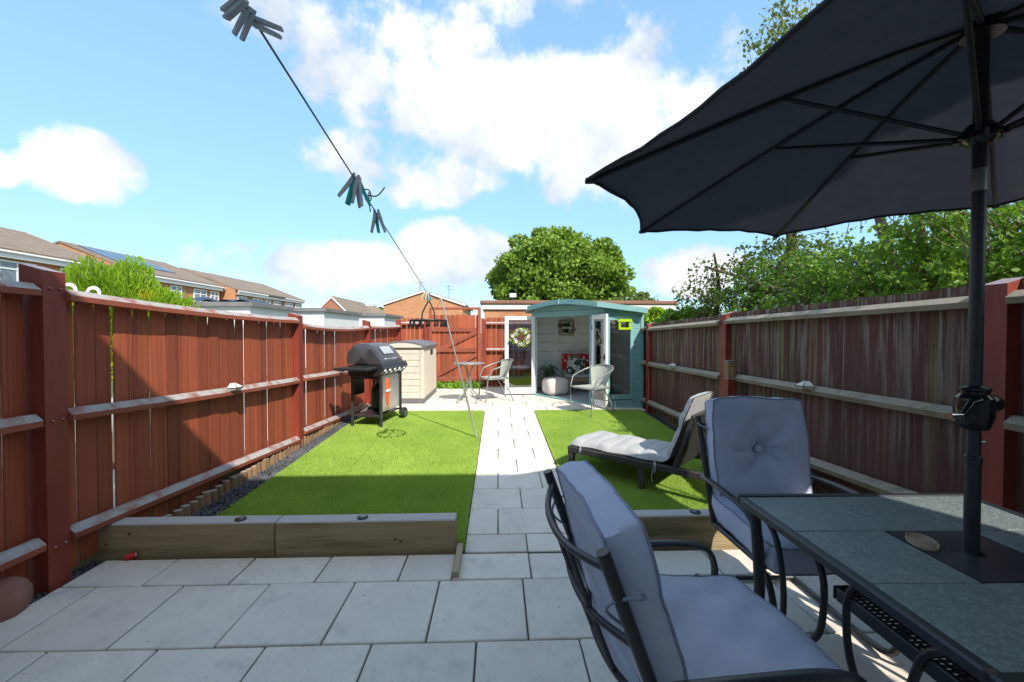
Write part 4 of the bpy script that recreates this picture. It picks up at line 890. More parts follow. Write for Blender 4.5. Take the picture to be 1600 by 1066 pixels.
def dining_chair(label, loc, rz, seed, tagged, bz=.755, back=79):
    t = thing('dining_chair', label, 'chair', loc, rz, 'black framed cushioned dining chairs')
    for s_ in (-1, 1):
        x = s_ * .265
        ob('back_post', MB().tube([(x, .17, .40), (x, .21, .50), (x, .30, .74), (x, .365, .915)], .0155, 10, 4), M_black, t, smooth=60)
        ob('arm', MB().tube([(x + s_ * .02, .25, .615), (x + s_ * .035, .05, .625), (x + s_ * .035, -.14, .618), (x + s_ * .035, -.235, .59), (x + s_ * .03, -.265, .52), (x + s_ * .01, -.24, .43)], .013, 8, 5, flat=(1.5, .8)), M_black, t, smooth=60)
        ob('spring_base', MB().tube([(x, -.20, .40), (x, -.285, .36), (x, -.325, .24), (x, -.30, .10), (x, -.22, .025), (x, .05, .016), (x, .36, .016)], .0135, 8, 5), M_black, t, smooth=60)
        ob('seat_rail', MB().tube([(x, -.25, .405), (x, .18, .395)], .013, 8), M_black, t, smooth=60)
    ob('floor_bar', MB().tube([(-.265, .33, .017), (.265, .33, .017)], .012, 8), M_black, t); ob('front_bar', MB().tube([(-.265, -.245, .405), (.265, -.245, .405)], .013, 8), M_black, t)
    for z, y, dp in ((.875, .35, .055), (.70, .285, .055), (.53, .22, .05)):
        ob('back_bar', MB().tube([(-.265, y, z), (-.13, y + dp * .8, z - .02), (0, y + dp, z - .028), (.13, y + dp * .8, z - .02), (.265, y, z)], .010, 8, 5), M_black, t, smooth=60)
    for x in (-.09, .09): ob('back_strut', MB().tube([(x, .395, .85), (x, .335, .68), (x, .27, .51)], .008, 6, 3), M_black, t, smooth=60)
    ob('seat_mesh', MB().box(-.255, .255, -.235, .17, .396, .402), M_black, t)
    cm, cp = boxed_cushion(.52, .54, .115, False, .014, seed=seed)
    sc = ob('seat_cushion', cm, M_cushion, t, (0, -.04, .418), (R(2), 0, 0), smooth=60)
    for q in cp: ob('piping', q, M_piping, sc, smooth=180)
    cm, cp = boxed_cushion(.485, .52, .10, True, .021, seed=seed + 5)
    bc = ob('back_cushion', cm, M_cushion, t, (0, .305 - (.785 - bz) * .33, bz), (R(back), 0, 0), smooth=60)
    for q in cp: ob('piping', q, M_piping, bc, smooth=180)
    ob('button', MB().lathe([(.021, .054), (.021, .062), (.012, .068)], 14), M_cushion, bc, smooth=50)
    for s_ in (-1, 1):
        ob('tie', MB().tube([(s_ * .247, .1, .04), (s_ * .285, .12, .03), (s_ * .275, .13, -.02), (s_ * .25, .1, -.05), (s_ * .247, .05, -.02)], .004, 5, 4), M_piping, bc, smooth=180)
        ob('tie', MB().tube([(s_ * .262, -.2, .03), (s_ * .275, -.215, .0), (s_ * .27, -.2, -.03)], .004, 5, 4), M_piping, sc, smooth=180)
        ob('toggle', MB().bbox(s_ * .276 - .008, s_ * .276 + .008, -.222, -.19, .028, .052, .004), M_black, sc)
    if tagged: tg = ob('fabric_tag', MB().box(.245, .272, -.105, -.08, .038, .041), M_blue, bc); ob('motif', MB().lathe([(.006, .041), (.005, .0425)], 6, Matrix.Translation((.26, -.093, 0))), M_pink, tg)
    return t
dining_chair('cushioned dining chair in the foreground, seen from its back and side', (.557, 1.19, 0), R(96), 3, False, .695, 74)
dining_chair('cushioned dining chair facing the viewer with a buttoned back, beyond the table', (1.375, 1.965, 0), R(-1), 9, True)
dt = thing('dining_table', 'square black framed dining table with speckled grey tile top', 'table', (1.435, 1.22, 0), R(-1.2))
TH = .72; HW = .475
b = MB(); fw_ = .032
for x0, x1, y0, y1 in ((-HW, HW, -HW, -HW + fw_), (-HW, HW, HW - fw_, HW), (-HW, -HW + fw_, -HW + fw_ + .0005, HW - fw_ - .0005), (HW - fw_, HW, -HW + fw_ + .0005, HW - fw_ - .0005)): b.bbox(x0, x1, y0, y1, TH - .032, TH, .006)
ob('frame', b, M_black, dt)
ts = (2 * HW - 2 * fw_) / 3
for i in range(3):
    for j in range(3):
        x = -HW + fw_ + ts * (i + .5); y = -HW + fw_ + ts * (j + .5); k = ts / 2 - .0022
        if i == 1 and j == 1:
            b = MB(); r_in = .024; N = 24; v = []; f = []
            for q in range(N):
                a = 2 * math.pi * q / N; cx_, sy_ = math.cos(a), math.sin(a); m_ = k / max(abs(cx_), abs(sy_))
                v += [(x + cx_ * m_, y + sy_ * m_, TH - .003), (x + cx_ * r_in, y + sy_ * r_in, TH - .003)]
            f = [(2 * q, 2 * ((q + 1) % N), 2 * ((q + 1) % N) + 1, 2 * q + 1) for q in range(N)]
            v += [(p[0], p[1], TH - .018) for p in v]; o_ = 2 * N
            f += [(o_ + 2 * q, o_ + 2 * q + 1, o_ + 2 * ((q + 1) % N) + 1, o_ + 2 * ((q + 1) % N)) for q in range(N)] + [(2 * q, o_ + 2 * q, o_ + 2 * ((q + 1) % N), 2 * ((q + 1) % N)) for q in range(N)] + [(2 * q + 1, 2 * ((q + 1) % N) + 1, o_ + 2 * ((q + 1) % N) + 1, o_ + 2 * q + 1) for q in range(N)]
            ob('tile', b.add(v, f), M_tiledark, dt)['label'] = 'plain dark centre tile round the parasol pole'
        else: ob('tile', MB().bbox(x - k, x + k, y - k, y + k, TH - .018, TH - .003, .002), M_tile, dt)
ob('under_frame', MB().box(-HW + .035, HW - .035, -HW + .035, -HW + .06, TH - .045, TH - .0185).box(-HW + .035, HW - .035, HW - .06, HW - .035, TH - .045, TH - .0185), M_black, dt)
for sx in (-1, 1):
    x = sx * (HW - .05)
    for sy in (-1, 1):
        ob('leg', MB().tube([(x, sy * .42, TH - .03), (x + sx * .0, sy * .395, .55), (x + sx * .005, sy * .37, .35), (x + sx * .012, sy * .40, .12), (x + sx * .02, sy * .44, .012)], .020, 10, 5), M_black, dt, smooth=60)
        ob('foot', MB().lathe([(.026, 0), (.026, .014), (.018, .02)], 10, Matrix.Translation((x + sx * .02, sy * .44, 0))), M_black, dt)
        ob('brace', MB().tube([(x, sy * .36, TH - .035), (x, sy * .275, .62), (x, sy * .235, .46), (x, sy * .255, .32), (x, sy * .36, .30)], .0105, 8, 5), M_black, dt, smooth=60)
        ob('brace', MB().tube([(x, sy * .09, TH - .035), (x, sy * .045, .60), (x, sy * .06, .44), (x, sy * .14, .35), (x, sy * .22, .34)], .0105, 8, 5), M_black, dt, smooth=60)
    # perforated apron between the braces
    L0, L1, W0 = -.40, .055, .05; b = MB(); nx, ny = 22, 5; z = .60; xx = x - sx * .06
    hx = .0085
    for i in range(nx + 1): yv = -.36 + .34 * i / nx; b.box(xx - W0, xx + W0, yv - .0035, yv + .0035, z - .002, z + .002)
    for j in range(ny + 1): xv = xx - W0 + 2 * W0 * j / ny; b.box(xv - .003, xv + .003, -.36, -.02, z - .0012, z + .0028)
    ap = ob('apron_mesh', b, M_black, dt)
    ob('apron_rail', MB().bbox(xx - W0 - .012, xx - W0 - .004, -.38, -.005, z - .02, z + .02, .003).bbox(xx + W0 + .004, xx + W0 + .012, -.38, -.005, z - .02, z + .02, .003).bbox(xx - W0 - .012, xx + W0 + .012, .0, .008, z - .02, z + .02, .003), M_black, ap)
tv = thing('table_mat', 'oval woven jute mat lying beside the parasol pole', 'mat', (1.335, 1.285, TH - .002), R(58))
ob('weave', MB().lathe([(.001, .0), (.05, .0), (.05, .006), (.001, .007)], 28, Matrix.Diagonal((1.15, .75, 1, 1))), M_mat, tv)
for k in range(4): ob('coil', MB().tube([((.048 - .012 * k) * 1.15 * math.cos(a), (.048 - .012 * k) * .75 * math.sin(a), .0068) for a in np.linspace(0, 2 * math.pi, 29)[:-1]], .0028, 5, closed=True), M_mat, tv)

# ------------------------------------------------------------------ parasol
PX, PY = 1.4266, 1.2248; RR, ZC, TX, TY, T0 = 1.155, 1.935, .0514, -.0095, 3.0187
pa = thing('parasol', 'large charcoal fabric parasol on a black pole through the table', 'parasol', (PX, PY, 0))
ob('base', MB().lathe([(.25, 0), (.25, .05), (.22, .075), (.06, .1), (.04, .25)], 24), M_black, pa, smooth=40)
ob('pole', MB().lathe([(.0185, .2), (.0185, .985), (.0205, .987), (.0205, 1.01), (.0185, 1.012), (.0165, 1.013), (.0165, 2.31)], 18), M_black, pa, smooth=40)
ob('label_sleeve', MB().lathe([(.0182, 1.80), (.0182, 1.865)], 18), M_greymetal, pa, smooth=40)
ob('screw', MB().lathe([(.004, 0), (.004, .02)], 8, Matrix.Translation((.016, 0, 1.05)) @ Matrix.Rotation(math.pi / 2, 4, 'Y')), M_chrome, pa)
CZ = -.055
ck = ob('crank_housing', MB().lathe([(.020, 1.145), (.032, 1.148), (.036, 1.158), (.045, 1.19), (.0465, 1.215), (.043, 1.24), (.033, 1.252), (.033, 1.26), (.036, 1.264), (.036, 1.271), (.021, 1.277)], 18, Matrix.Translation((0, 0, CZ))), M_blackgloss, pa, smooth=30)
ob('winder_boss', MB().lathe([(.024, 0), (.024, .026), (.018, .034)], 12, Matrix.Translation((.028, -.01, 1.225 + CZ)) @ Matrix.Rotation(math.pi / 2, 4, 'Y')), M_blackgloss, ck, smooth=40)
ob('crank_arm', MB().tube([(-.02, -.03, 1.235 + CZ), (-.058, -.042, 1.232 + CZ), (-.092, -.048, 1.196 + CZ)], [.011, .009, .0075], 8), M_blackgloss, ck, smooth=60)
ob('crank_grip', MB().tube([(-.088, -.048, 1.197 + CZ), (-.135, -.054, 1.197 + CZ)], [.0065, .0085], 10), M_chrome, ck, smooth=60)
HUBZ = 2.30; RUN = 1.965
def rimz(a, r): return ZC + (TX * math.cos(a) + TY * math.sin(a)) * r
def canopy(a, s_):
    """point at fraction s_ along the radius, angle a: taut between ribs, sagging mid panel, scalloped hem"""
    k = (a - T0) / (math.pi / 4); f = k - math.floor(k); q = 4 * f * (1 - f)
    r = RR * s_ * (math.cos(math.pi / 8) / math.cos((f - .5) * math.pi / 4)) * (1 - .055 * q * s_ ** 2)
    z = lerp(HUBZ, rimz(a, RR), s_ ** 1.12) - .018 * math.sin(s_ * math.pi) * q + .01 * q * s_
    z += .0022 * math.sin(s_ * 40 + k * 9) * q + .003 * math.sin(a * 60) * s_ * s_
    return Vector((r * math.cos(a), r * math.sin(a), z))
cb = MB(); n_a, n_s = 96, 22
cb.grid(lambda u, v: canopy(T0 + u * 2 * math.pi, .03 + .97 * v), n_a, n_s, wrapu=True)
cn = ob('canopy', cb, M_canopy, pa, smooth=60)
hem = MB().tube([canopy(T0 + i / n_a * 2 * math.pi, .995) + Vector((0, 0, -.004)) for i in range(n_a)], .006, 5, closed=True); ob('hem', hem, M_canopy, cn, smooth=180)
ob('top_hub', MB().lathe([(.05, 2.255), (.05, 2.29), (.03, 2.31)], 14), M_blackgloss, pa, smooth=40)
ob('runner', MB().lathe([(.028, 1.935), (.042, 1.95), (.045, 1.975), (.03, 1.995)], 14), M_blackgloss, pa, smooth=40)
for k in range(8):
    a = T0 + k * math.pi / 4; c0, s0 = math.cos(a), math.sin(a)
    p1 = canopy(a + 1e-6, .985) - Vector((0, 0, .012)); pts_ = [Vector((.04 * c0, .04 * s0, 2.275))] + [canopy(a + 1e-6, q) - Vector((0, 0, .013)) for q in (.2, .4, .6, .8)] + [p1]
    rb = ob('rib', MB().tube(pts_, .0085, 6), M_black, pa, smooth=60)
    j = canopy(a + 1e-6, .47) - Vector((0, 0, .022)); ob('strut', MB().tube([(.042 * c0, .042 * s0, RUN), j], .0075, 6), M_black, pa, smooth=60)
    ob('strut_pin', MB().lathe([(.011, -.008), (.011, .008)], 8, Matrix.Translation((.048 * c0, .048 * s0, RUN - .004))), M_blackgloss, pa)
    ob('tip_pocket', MB().bbox(-.018, .018, -.012, .012, -.008, .006, .003, Matrix.Translation(p1) @ Matrix.Rotation(a, 4, 'Z')), M_canopy, rb)

# ------------------------------------------------------------------ sun lounger
lo = thing('sun_lounger', 'dark woven sun lounger with its back raised, on the right lawn', 'sun lounger', (.67, 4.075, gz(3.7)), math.atan2(-.679, .734))
WL = .62; RZ = .255
ob('side_rail', MB().bbox(0, 1.92, 0, .05, RZ - .055, RZ, .006), M_wick, lo); ob('side_rail', MB().bbox(0, 1.92, WL - .05, WL, RZ - .055, RZ, .006), M_wick, lo)
ob('end_rail', MB().bbox(0, .05, .051, WL - .051, RZ - .055, RZ, .006), M_wick, lo); ob('end_rail', MB().bbox(1.87, 1.92, .051, WL - .051, RZ - .055, RZ, .006), M_wick, lo)
ob('deck', MB().box(.051, .99, .051, WL - .051, RZ - .03, RZ - .01), M_wick, lo)
for x in (.03, .74, 1.86):
    for y in (.03, WL - .03): ob('leg', MB().add([(x - .03, y - .022, RZ - .056), (x + .03, y - .022, RZ - .056), (x + .03, y + .022, RZ - .056), (x - .03, y + .022, RZ - .056), (x - .018, y - .015, -.01), (x + .018, y - .015, -.01), (x + .018, y + .015, -.01), (x - .018, y + .015, -.01)], [(0, 1, 2, 3), (7, 6, 5, 4), (0, 4, 5, 1), (1, 5, 6, 2), (2, 6, 7, 3), (3, 7, 4, 0)]), M_resinleg, lo)
BA = R(71); HX0 = 1.0; BLn = .48
def bk_(s_, off): return (HX0 + math.cos(BA) * s_ - math.sin(BA) * off, RZ - .01 + math.sin(BA) * s_ + math.cos(BA) * off)
br = ob('backrest', MB().box(0, BLn, .004, WL - .004, -.034, -.002, Matrix.Translation((HX0, 0, RZ - .01)) @ Matrix.Rotation(-BA, 4, 'Y')), M_wick, lo)
for y in (.035, WL - .035): ob('back_stay', MB().tube([(bk_(.45, -.04)[0], y, bk_(.45, -.04)[1]), (1.62, y, RZ - .02)], .011, 6), M_black, br)
mt = thing('lounger_mattress', 'pale grey tufted mattress folded up over the lounger back', 'mattress', (.67, 4.075, gz(3.7)), math.atan2(-.679, .734))
LEN = .99; TOT = LEN + BLn + .07
def mpath(s_):
    if s_ < LEN - .12: return Vector((.01 + s_, 0, RZ + .004)), 0.0
    R0 = .13; arc = R0 * BA; s2 = s_ - (LEN - .12)
    if s2 < arc: a = s2 / R0; return Vector((.01 + LEN - .12 + R0 * math.sin(a), 0, RZ + .004 + R0 * (1 - math.cos(a)))), a
    s3 = s2 - arc; p = Vector((.01 + LEN - .12 + R0 * math.sin(BA), 0, RZ + .004 + R0 * (1 - math.cos(BA))))
    if s3 < .52: return p + Vector((math.cos(BA), 0, math.sin(BA))) * s3, BA
    p += Vector((math.cos(BA), 0, math.sin(BA))) * .52; a = min(1.0, (s3 - .52) / .3) * 1.5; return p + Vector((math.cos(BA - a * .6), 0, math.sin(BA - a * .6))) * (s3 - .52), BA - a
def msurf(sg):
    def f(u, v):
        s_ = u * TOT; p, a = mpath(s_); c = 2 * v - 1; e = max(0, 1 - abs(c) ** 5) ** .5 * max(0, 1 - abs(2 * u - 1) ** 40) ** .5
        tf = abs(math.sin(u * 11 * math.pi)) ** .5 * (.55 + .45 * abs(math.sin((v * 3) * math.pi)) ** .5)
        th = (.012 + .062 * e * (.72 + .28 * tf)) if sg > 0 else (.004 * (1 - e))
        th += .006 * math.sin(u * 37 + v * 5) * e if sg > 0 else 0
        return (p.x - math.sin(a) * th, .03 + (WL - .06) * v + .012 * math.sin(u * 30) * c, p.z + math.cos(a) * th)
    return f
ob('padding', MB().grid(msurf(1), 110, 30).grid(msurf(-1), 110, 6, True), M_mattress, mt, smooth=180)
for x, y in ((.14, -.008), (.86, -.008)): ob('tie', MB().tube([(x, y + .02, RZ + .02), (x + .004, y - .006, RZ - .02), (x - .012, y - .01, RZ - .10), (x - .006, y - .008, RZ - .15)], .004, 5, 4).tube([(x, y + .02, RZ + .02), (x + .02, y - .006, RZ - .01), (x + .012, y - .008, RZ - .07)], .004, 5, 4), M_mattress, mt)
cs = thing('path_light', 'small dark solar garden light behind the lounger back', 'solar light', (2.05, 3.95, gz(4)))
ob('stake', MB().tube([(0, 0, -.05), (0, 0, .46)], .008, 6), M_black, cs); ob('panel', MB().prism([(-.09, 0), (.09, 0), (.05, .07), (-.05, .07)], -.07, .07, 'y', Matrix.Translation((0, 0, .46))), M_solar, cs); ob('trim', MB().box(-.095, .095, -.075, .075, .45, .459), M_white, cs)

# ------------------------------------------------------------------ barbecue
bq = thing('gas_barbecue', 'black hooded gas barbecue on wheels beside the red fence', 'barbecue', (-1.74, 6.02, gz(6.0)), R(-12))
ga = gz(6.0)
for x in (-.21, .21):
    ob('leg', MB().bbox(x - .016, x + .016, -.215, -.183, 0, .72, .003), M_bbq, bq)
    ob('leg', MB().bbox(x - .016, x + .016, .385, .417, .07, .72, .003), M_bbqdark, bq)
    wl = ob('wheel', MB().lathe([(.045, -.022), (.085, -.022), (.088, 0), (.085, .022), (.045, .022)], 18, Matrix.Translation((x + (.055 if x > 0 else -.055), .40, .088)) @ Matrix.Rotation(math.pi / 2, 4, 'Y')), M_rubber, bq, smooth=40)
    ob('hub', MB().lathe([(.04, -.026), (.02, -.03), (.02, .03), (.04, .026)], 12, Matrix.Translation((x + (.055 if x > 0 else -.055), .40, .088)) @ Matrix.Rotation(math.pi / 2, 4, 'Y')), M_greymetal, wl)
for y in (-.2, .4): ob('cross_bar', MB().box(-.192, .192, y - .012, y + .012, .14, .165), M_bbq, bq); ob('cross_bar', MB().box(-.192, .192, y - .01, y + .01, .655, .675), M_bbqdark, bq)
ob('shelf', MB().box(-.19, .19, -.18, .38, .145, .16), M_bbqdark, bq)
ob('front_panel', MB().box(.196, .206, -.18, .382, .20, .69), M_steelpanel, bq); ob('rear_panel', MB().box(-.206, -.2, -.18, .1, .42, .69), M_bbqdark, bq)
ob('firebox', MB().prism([(-.25, .84), (-.25, .72), (.16, .66), (.20, .70), (.285, .80), (.25, .85)], -.235, .435, 'y'), M_bbqdark, bq)
pn = ob('control_panel', MB().prism([(.205, .695), (.295, .80), (.262, .862), (.232, .845)], -.29, .485, 'y'), M_bbqdark, bq)
for k in range(5):
    y = -.2 + k * .145; M_ = Matrix.Translation((.262, y, .768)) @ Matrix.Rotation(R(130), 4, 'Y')
    ob('knob', MB().lathe([(.033, 0), (.033, .006), (.022, .01), (.020, .034), (.016, .038)], 14, M_ @ Matrix.Rotation(math.pi, 4, 'X') if False else M_), M_chrome, pn, smooth=40)
def lidprof(k=1.0): return [(-.26, .855), (-.275, .93), (-.255, 1.04), (-.20, 1.105), (-.11, 1.135), (-.0, 1.13), (.09, 1.085), (.17, .985), (.235, .885), (.255, .858)]
lp = lidprof(); b = MB(); N = len(lp)
secs = [(-.24, .0), (-.235, .85), (-.20, .97), (-.16, 1.0), (.36, 1.0), (.40, .97), (.435, .85), (.44, .0)]
lv = []
for y, k in secs:
    for x, z in lp: lv.append((x * (1 if k else .0) if False else lerp(0, x, .90 + .10 * k), y, .855 + (z - .855) * (k if k else .0)))
lf = [(i * N + j, i * N + j + 1, (i + 1) * N + j + 1, (i + 1) * N + j) for i in range(len(secs) - 1) for j in range(N - 1)]
ld = ob('hood', b.add(lv, lf), M_bbq, bq, smooth=50)
ob('hood_window', MB().add([(.098, -.05, 1.083), (.098, .25, 1.083), (.178, .25, .983), (.178, -.05, .983), (.104, -.05, 1.089), (.104, .25, 1.089), (.184, .25, .989), (.184, -.05, .989)], [(0, 3, 2, 1), (4, 5, 6, 7), (0, 1, 5, 4), (1, 2, 6, 5), (2, 3, 7, 6), (3, 0, 4, 7)]), M_chrome, ld)
ob('handle', MB().tube([(.232, -.14, .92), (.27, -.13, .925), (.272, .1, .925), (.27, .33, .925), (.232, .34, .92)], .011, 8), M_chrome, ld, smooth=60)
ob('side_badge', MB().prism([(-.14, .862), (.04, .862), (-.03, .93), (-.05, .95), (-.07, .93)], -.252, -.241, 'y'), M_bbqdark, ld)
sb = ob('side_shelf', MB().bbox(-.235, .215, -.60, -.29, .795, .83, .006), M_bbqdark, bq); ob('shelf_apron', MB().prism([(-.2, .70), (.2, .70), (.2, .794), (-.2, .794)], -.292, -.24, 'y'), M_bbqdark, bq)
gb = thing('gas_bottle', 'dark green gas bottle standing under the barbecue', 'gas bottle', (-1.72, 6.28, ga + .16))
ob('cylinder', MB().lathe([(.10, 0), (.125, .02), (.13, .05), (.13, .30), (.11, .36), (.05, .39)], 18), M_greenbottle, gb, smooth=50); ob('valve', MB().lathe([(.03, .39), (.03, .43), (.045, .44), (.045, .46)], 10), M_greymetal, gb)
ol = thing('hanging_straps', 'orange looped straps with white bands hanging from the barbecue front', 'straps', (-1.515, 5.86, ga + .66))
ob('strap', MB().tube([(.0, 0, 0), (.01, -.035, -.06), (.01, -.05, -.16), (.01, -.035, -.26), (.01, -.01, -.36)], .011, 6, 4, flat=(1.6, .6)), M_orange, ol, smooth=180)
ob('strap', MB().tube([(.0, 0, 0), (.012, .035, -.06), (.012, .045, -.16), (.012, .03, -.28)], .009, 6, 4, flat=(1.6, .6)), M_redplastic, ol, smooth=180)
ob('strap', MB().tube([(.018, 0, -.02), (.02, .005, -.2), (.02, -.01, -.42)], [.016, .02, .012], 6, 4, flat=(1.5, .5)), M_orange, ol, smooth=180)
ob('band', MB().bbox(.0, .035, -.065, .06, -.18, -.15, .004), M_white, ol); ob('cord', MB().tube([(-.02, 0, .05), (.0, 0, .03), (0, 0, 0)], .004, 5), M_cord, ol)

# ------------------------------------------------------------------ storage box
st = thing('storage_shed', 'beige resin storage shed with a domed grey lid behind the barbecue', 'storage shed', (0, 0, gz(8)))
x0, x1, y0, y1 = -2.05, -1.30, 7.50, 9.0; zt = .985
ob('core', MB().box(x0 + .012, x1 - .012, y0 + .012, y1 - .012, .0, zt), M_beige, st)
ob('plinth', MB().bbox(x0 - .003, x1 + .003, y0 - .003, y1 + .003, -.0, .085, .006), M_greyresin, st)
ph_ = (zt - .09) / 8
for i in range(8): ob('panel', MB().bbox(x0 + .02, x1 - .075, y0 - .002, y0 + .014, .09 + i * ph_, .09 + (i + 1) * ph_ - .006, .005), M_beige, st)
ob('corner_post', MB().bbox(x1 - .068, x1 + .004, y0 - .006, y0 + .05, .086, zt, .008), M_beige, st)
for k in range(2):
    ya = y0 + .055 + k * .715; d_ = ob('door', MB().bbox(x1 - .014, x1 + .004, ya, ya + .705, .09, zt - .01, .005), M_beige, st)
    for j in range(5): ob('rib', MB().bbox(x1 + .004, x1 + .010, ya + .05 + j * .135, ya + .14 + j * .135, .12, zt - .04, .004), M_beige, d_)
    ob('latch', MB().bbox(x1 + .004, x1 + .03, ya + (.62 if k == 0 else .04), ya + (.66 if k == 0 else .08), zt - .16, zt - .06, .006), M_black, d_)
b = MB(); n = 14; prof = []
for i in range(n + 1):
    u = i / n; prof.append((x0 - .04 + (x1 - x0 + .08) * u, zt + .03 + .085 * math.sin(u * math.pi) ** .8))
ob('lid', MB().prism([(x0 - .04, zt - .005)] + prof + [(x1 + .04, zt - .005)], y0 - .04, y1 + .04, 'y'), M_greyresin, st, smooth=40)
ob('gable_infill', MB().prism([(x0 + .03, zt)] + [(max(x0 + .03, min(x1 - .03, p[0])), p[1] - .035) for p in prof[1:-1]] + [(x1 - .03, zt)], y0 - .045, y0 - .041, 'y'), M_beige, st)

# ------------------------------------------------------------------ bistro set
bt = thing('bistro_table', 'small round grey glass bistro table in front of the gate', 'table', (-.52, 7.62, gz(7.6)))
ob('top', MB().lathe([(.26, .69), (.275, .695), (.275, .708), (.26, .712)], 32), M_glasstop, bt, smooth=40); ob('rim', MB().tube([(.277 * math.cos(a), .277 * math.sin(a), .70) for a in np.linspace(0, 2 * math.pi, 33)[:-1]], .011, 6, closed=True), M_sagemetal, bt, smooth=180)
for k in range(4):
    a = .6 + k * math.pi / 2; c0, s0 = math.cos(a), math.sin(a)
    ob('leg', MB().tube([(.12 * c0, .12 * s0, .69), (.045 * c0, .045 * s0, .55), (.035 * c0, .035 * s0, .36), (.09 * c0, .09 * s0, .2), (.21 * c0, .21 * s0, .09), (.25 * c0, .25 * s0, 0)], .011, 6, 4), M_sagemetal, bt, smooth=180)
ob('ring', MB().tube([(.052 * math.cos(a), .052 * math.sin(a), .36) for a in np.linspace(0, 2 * math.pi, 15)[:-1]], .007, 5, closed=True), M_sagemetal, bt)
def bistro_chair(label, loc, rz):
    """faces local -y"""
    t = thing('bistro_chair', label, 'chair', loc, rz, 'sage weave bistro chairs')
    for s_ in (-1, 1):
        ob('front_leg', MB().tube([(s_ * .23, -.24, 0), (s_ * .24, -.22, .25), (s_ * .26, -.20, .44), (s_ * .275, -.14, .58)], .011, 8, 4), M_sagemetal, t, smooth=180)
        ob('rear_leg', MB().tube([(s_ * .22, .29, 0), (s_ * .19, .20, .22), (s_ * .17, .08, .41)], .011, 8, 4), M_sagemetal, t, smooth=180)
    ob('arm_hoop', MB().tube([(-.275, -.14, .58), (-.29, .02, .635), (-.265, .18, .69), (-.16, .29, .735), (0, .325, .75), (.16, .29, .735), (.265, .18, .69), (.29, .02, .635), (.275, -.14, .58)], .012, 8, 5), M_sagemetal, t, smooth=180)
    ob('seat', MB().grid(lambda u, v: ((2 * u - 1) * (.235 - .03 * v), -.22 + .42 * v, .425 - .018 * math.sin(u * math.pi) * math.sin(v * math.pi) + .02 * max(0, v - .85) / .15), 12, 12).grid(lambda u, v: ((2 * u - 1) * (.235 - .03 * v), -.22 + .42 * v, .408 - .018 * math.sin(u * math.pi) * math.sin(v * math.pi)), 12, 12, True), M_sage, t, smooth=180)
    ob('seat_ring', MB().tube([(-.235, -.2, .412), (0, -.225, .412), (.235, -.2, .412), (.23, 0, .412), (.2, .19, .412), (0, .215, .412), (-.2, .19, .412), (-.23, 0, .412)], .011, 6, 4, closed=True), M_sagemetal, t, smooth=180)
    def bkp(u, v, o=0):
        a = (u - .5) * 1.75; r = .20 + (.115) * v - o; return (math.sin(a) * (r + .02 * v) * 1.0, .02 + math.cos(a) * r, .43 + (.31 - .02 * abs(u - .5)) * v)
    ob('back', MB().grid(lambda u, v: bkp(u, v), 14, 8).grid(lambda u, v: bkp(u, v, .008), 14, 8, True), M_sage, t, smooth=180)
    ob('cross_stay', MB().tube([(-.2, .2, .2), (.2, .2, .2)], .008, 6), M_sagemetal, t)
    return t
bistro_chair('sage bistro chair tucked beside the bistro table and open door', (-.06, 7.86, gz(7.8)), R(-72))
bistro_chair('sage bistro chair at the lawn edge in front of the summerhouse', (1.47, 6.62, gz(6.6) - .004), R(-58))

# ------------------------------------------------------------------ washing line, pegs, prop, airer
def lineat(y): return Vector((-.378 - .07 * y, y, CAM_H + .6 - .058 * y))
LT = lineat(4.35); prop_top = Vector((-.69, 5.2, 1.80))
tag(ob('washing_line', MB().tube([lineat(-.6), lineat(.7), lineat(1.5), lineat(2.6), lineat(3.5), LT, Vector((-.66, 4.8, 1.755)), prop_top, Vector((-1.1, 7.5, 1.72)), Vector((-1.62, 9.84, 1.68))], .0022, 6), M_cord), 'thin grey washing line running from overhead down the garden', 'washing line')
def peg(label, y, m, rot, s=1.0, spread=.16, m2=None):
    t = thing('clothes_peg', label, 'peg', lineat(y), 0, 'pegs on the washing line', rot)
    for sg in (-1, 1):
        ob('jaw', MB().add([(sg * .003, -.008, .014), (sg * .010, -.008, .014), (sg * .0125, -.008, -.008), (sg * (.012 + spread * .075), -.0085, -.066), (sg * (.005 + spread * .075), -.0085, -.068), (sg * .002, -.008, -.012)] + [(sg * .003, .008, .014), (sg * .010, .008, .014), (sg * .0125, .008, -.008), (sg * (.012 + spread * .075), .0085, -.066), (sg * (.005 + spread * .075), .0085, -.068), (sg * .002, .008, -.012)],
           [(0, 1, 2, 3, 4, 5), (11, 10, 9, 8, 7, 6)] + [(i, 6 + i, 6 + (i + 1) % 6, (i + 1) % 6) for i in range(6)]), m if sg < 0 or not m2 else m2, t, scale=(s, s, s))
    ob('spring', MB().tube([(-.013 * s, 0, -.006 * s), (0, .009 * s, -.008 * s), (.013 * s, 0, -.006 * s), (0, -.009 * s, -.008 * s)], .0018, 5, closed=True), M_greymetal, t)
peg('dark grey peg nearest overhead, splayed to the left', .74, M_peggrey, (R(35), R(75), R(10)), .68, .02)
peg('dark grey peg nearest overhead, hanging straight down', .765, M_peggrey, (R(40), R(5), R(60)), .68, .02)
peg('dark grey peg nearest overhead, tipped to the right', .785, M_peggrey, (R(30), R(-70), R(-20)), .68, .02)
peg('grey peg with dark grip in the cluster on the line', 1.455, M_peggrey, (R(0), R(22), R(20)), 1.15)
peg('teal and grey peg in the middle of the cluster on the line', 1.475, M_pegteal, (0, R(6), R(-10)), 1.2, .16, M_peggrey)
peg('teal and grey peg at the right of the cluster on the line', 1.50, M_peggrey, (0, R(-16), R(15)), 1.15, .1, M_pegteal)
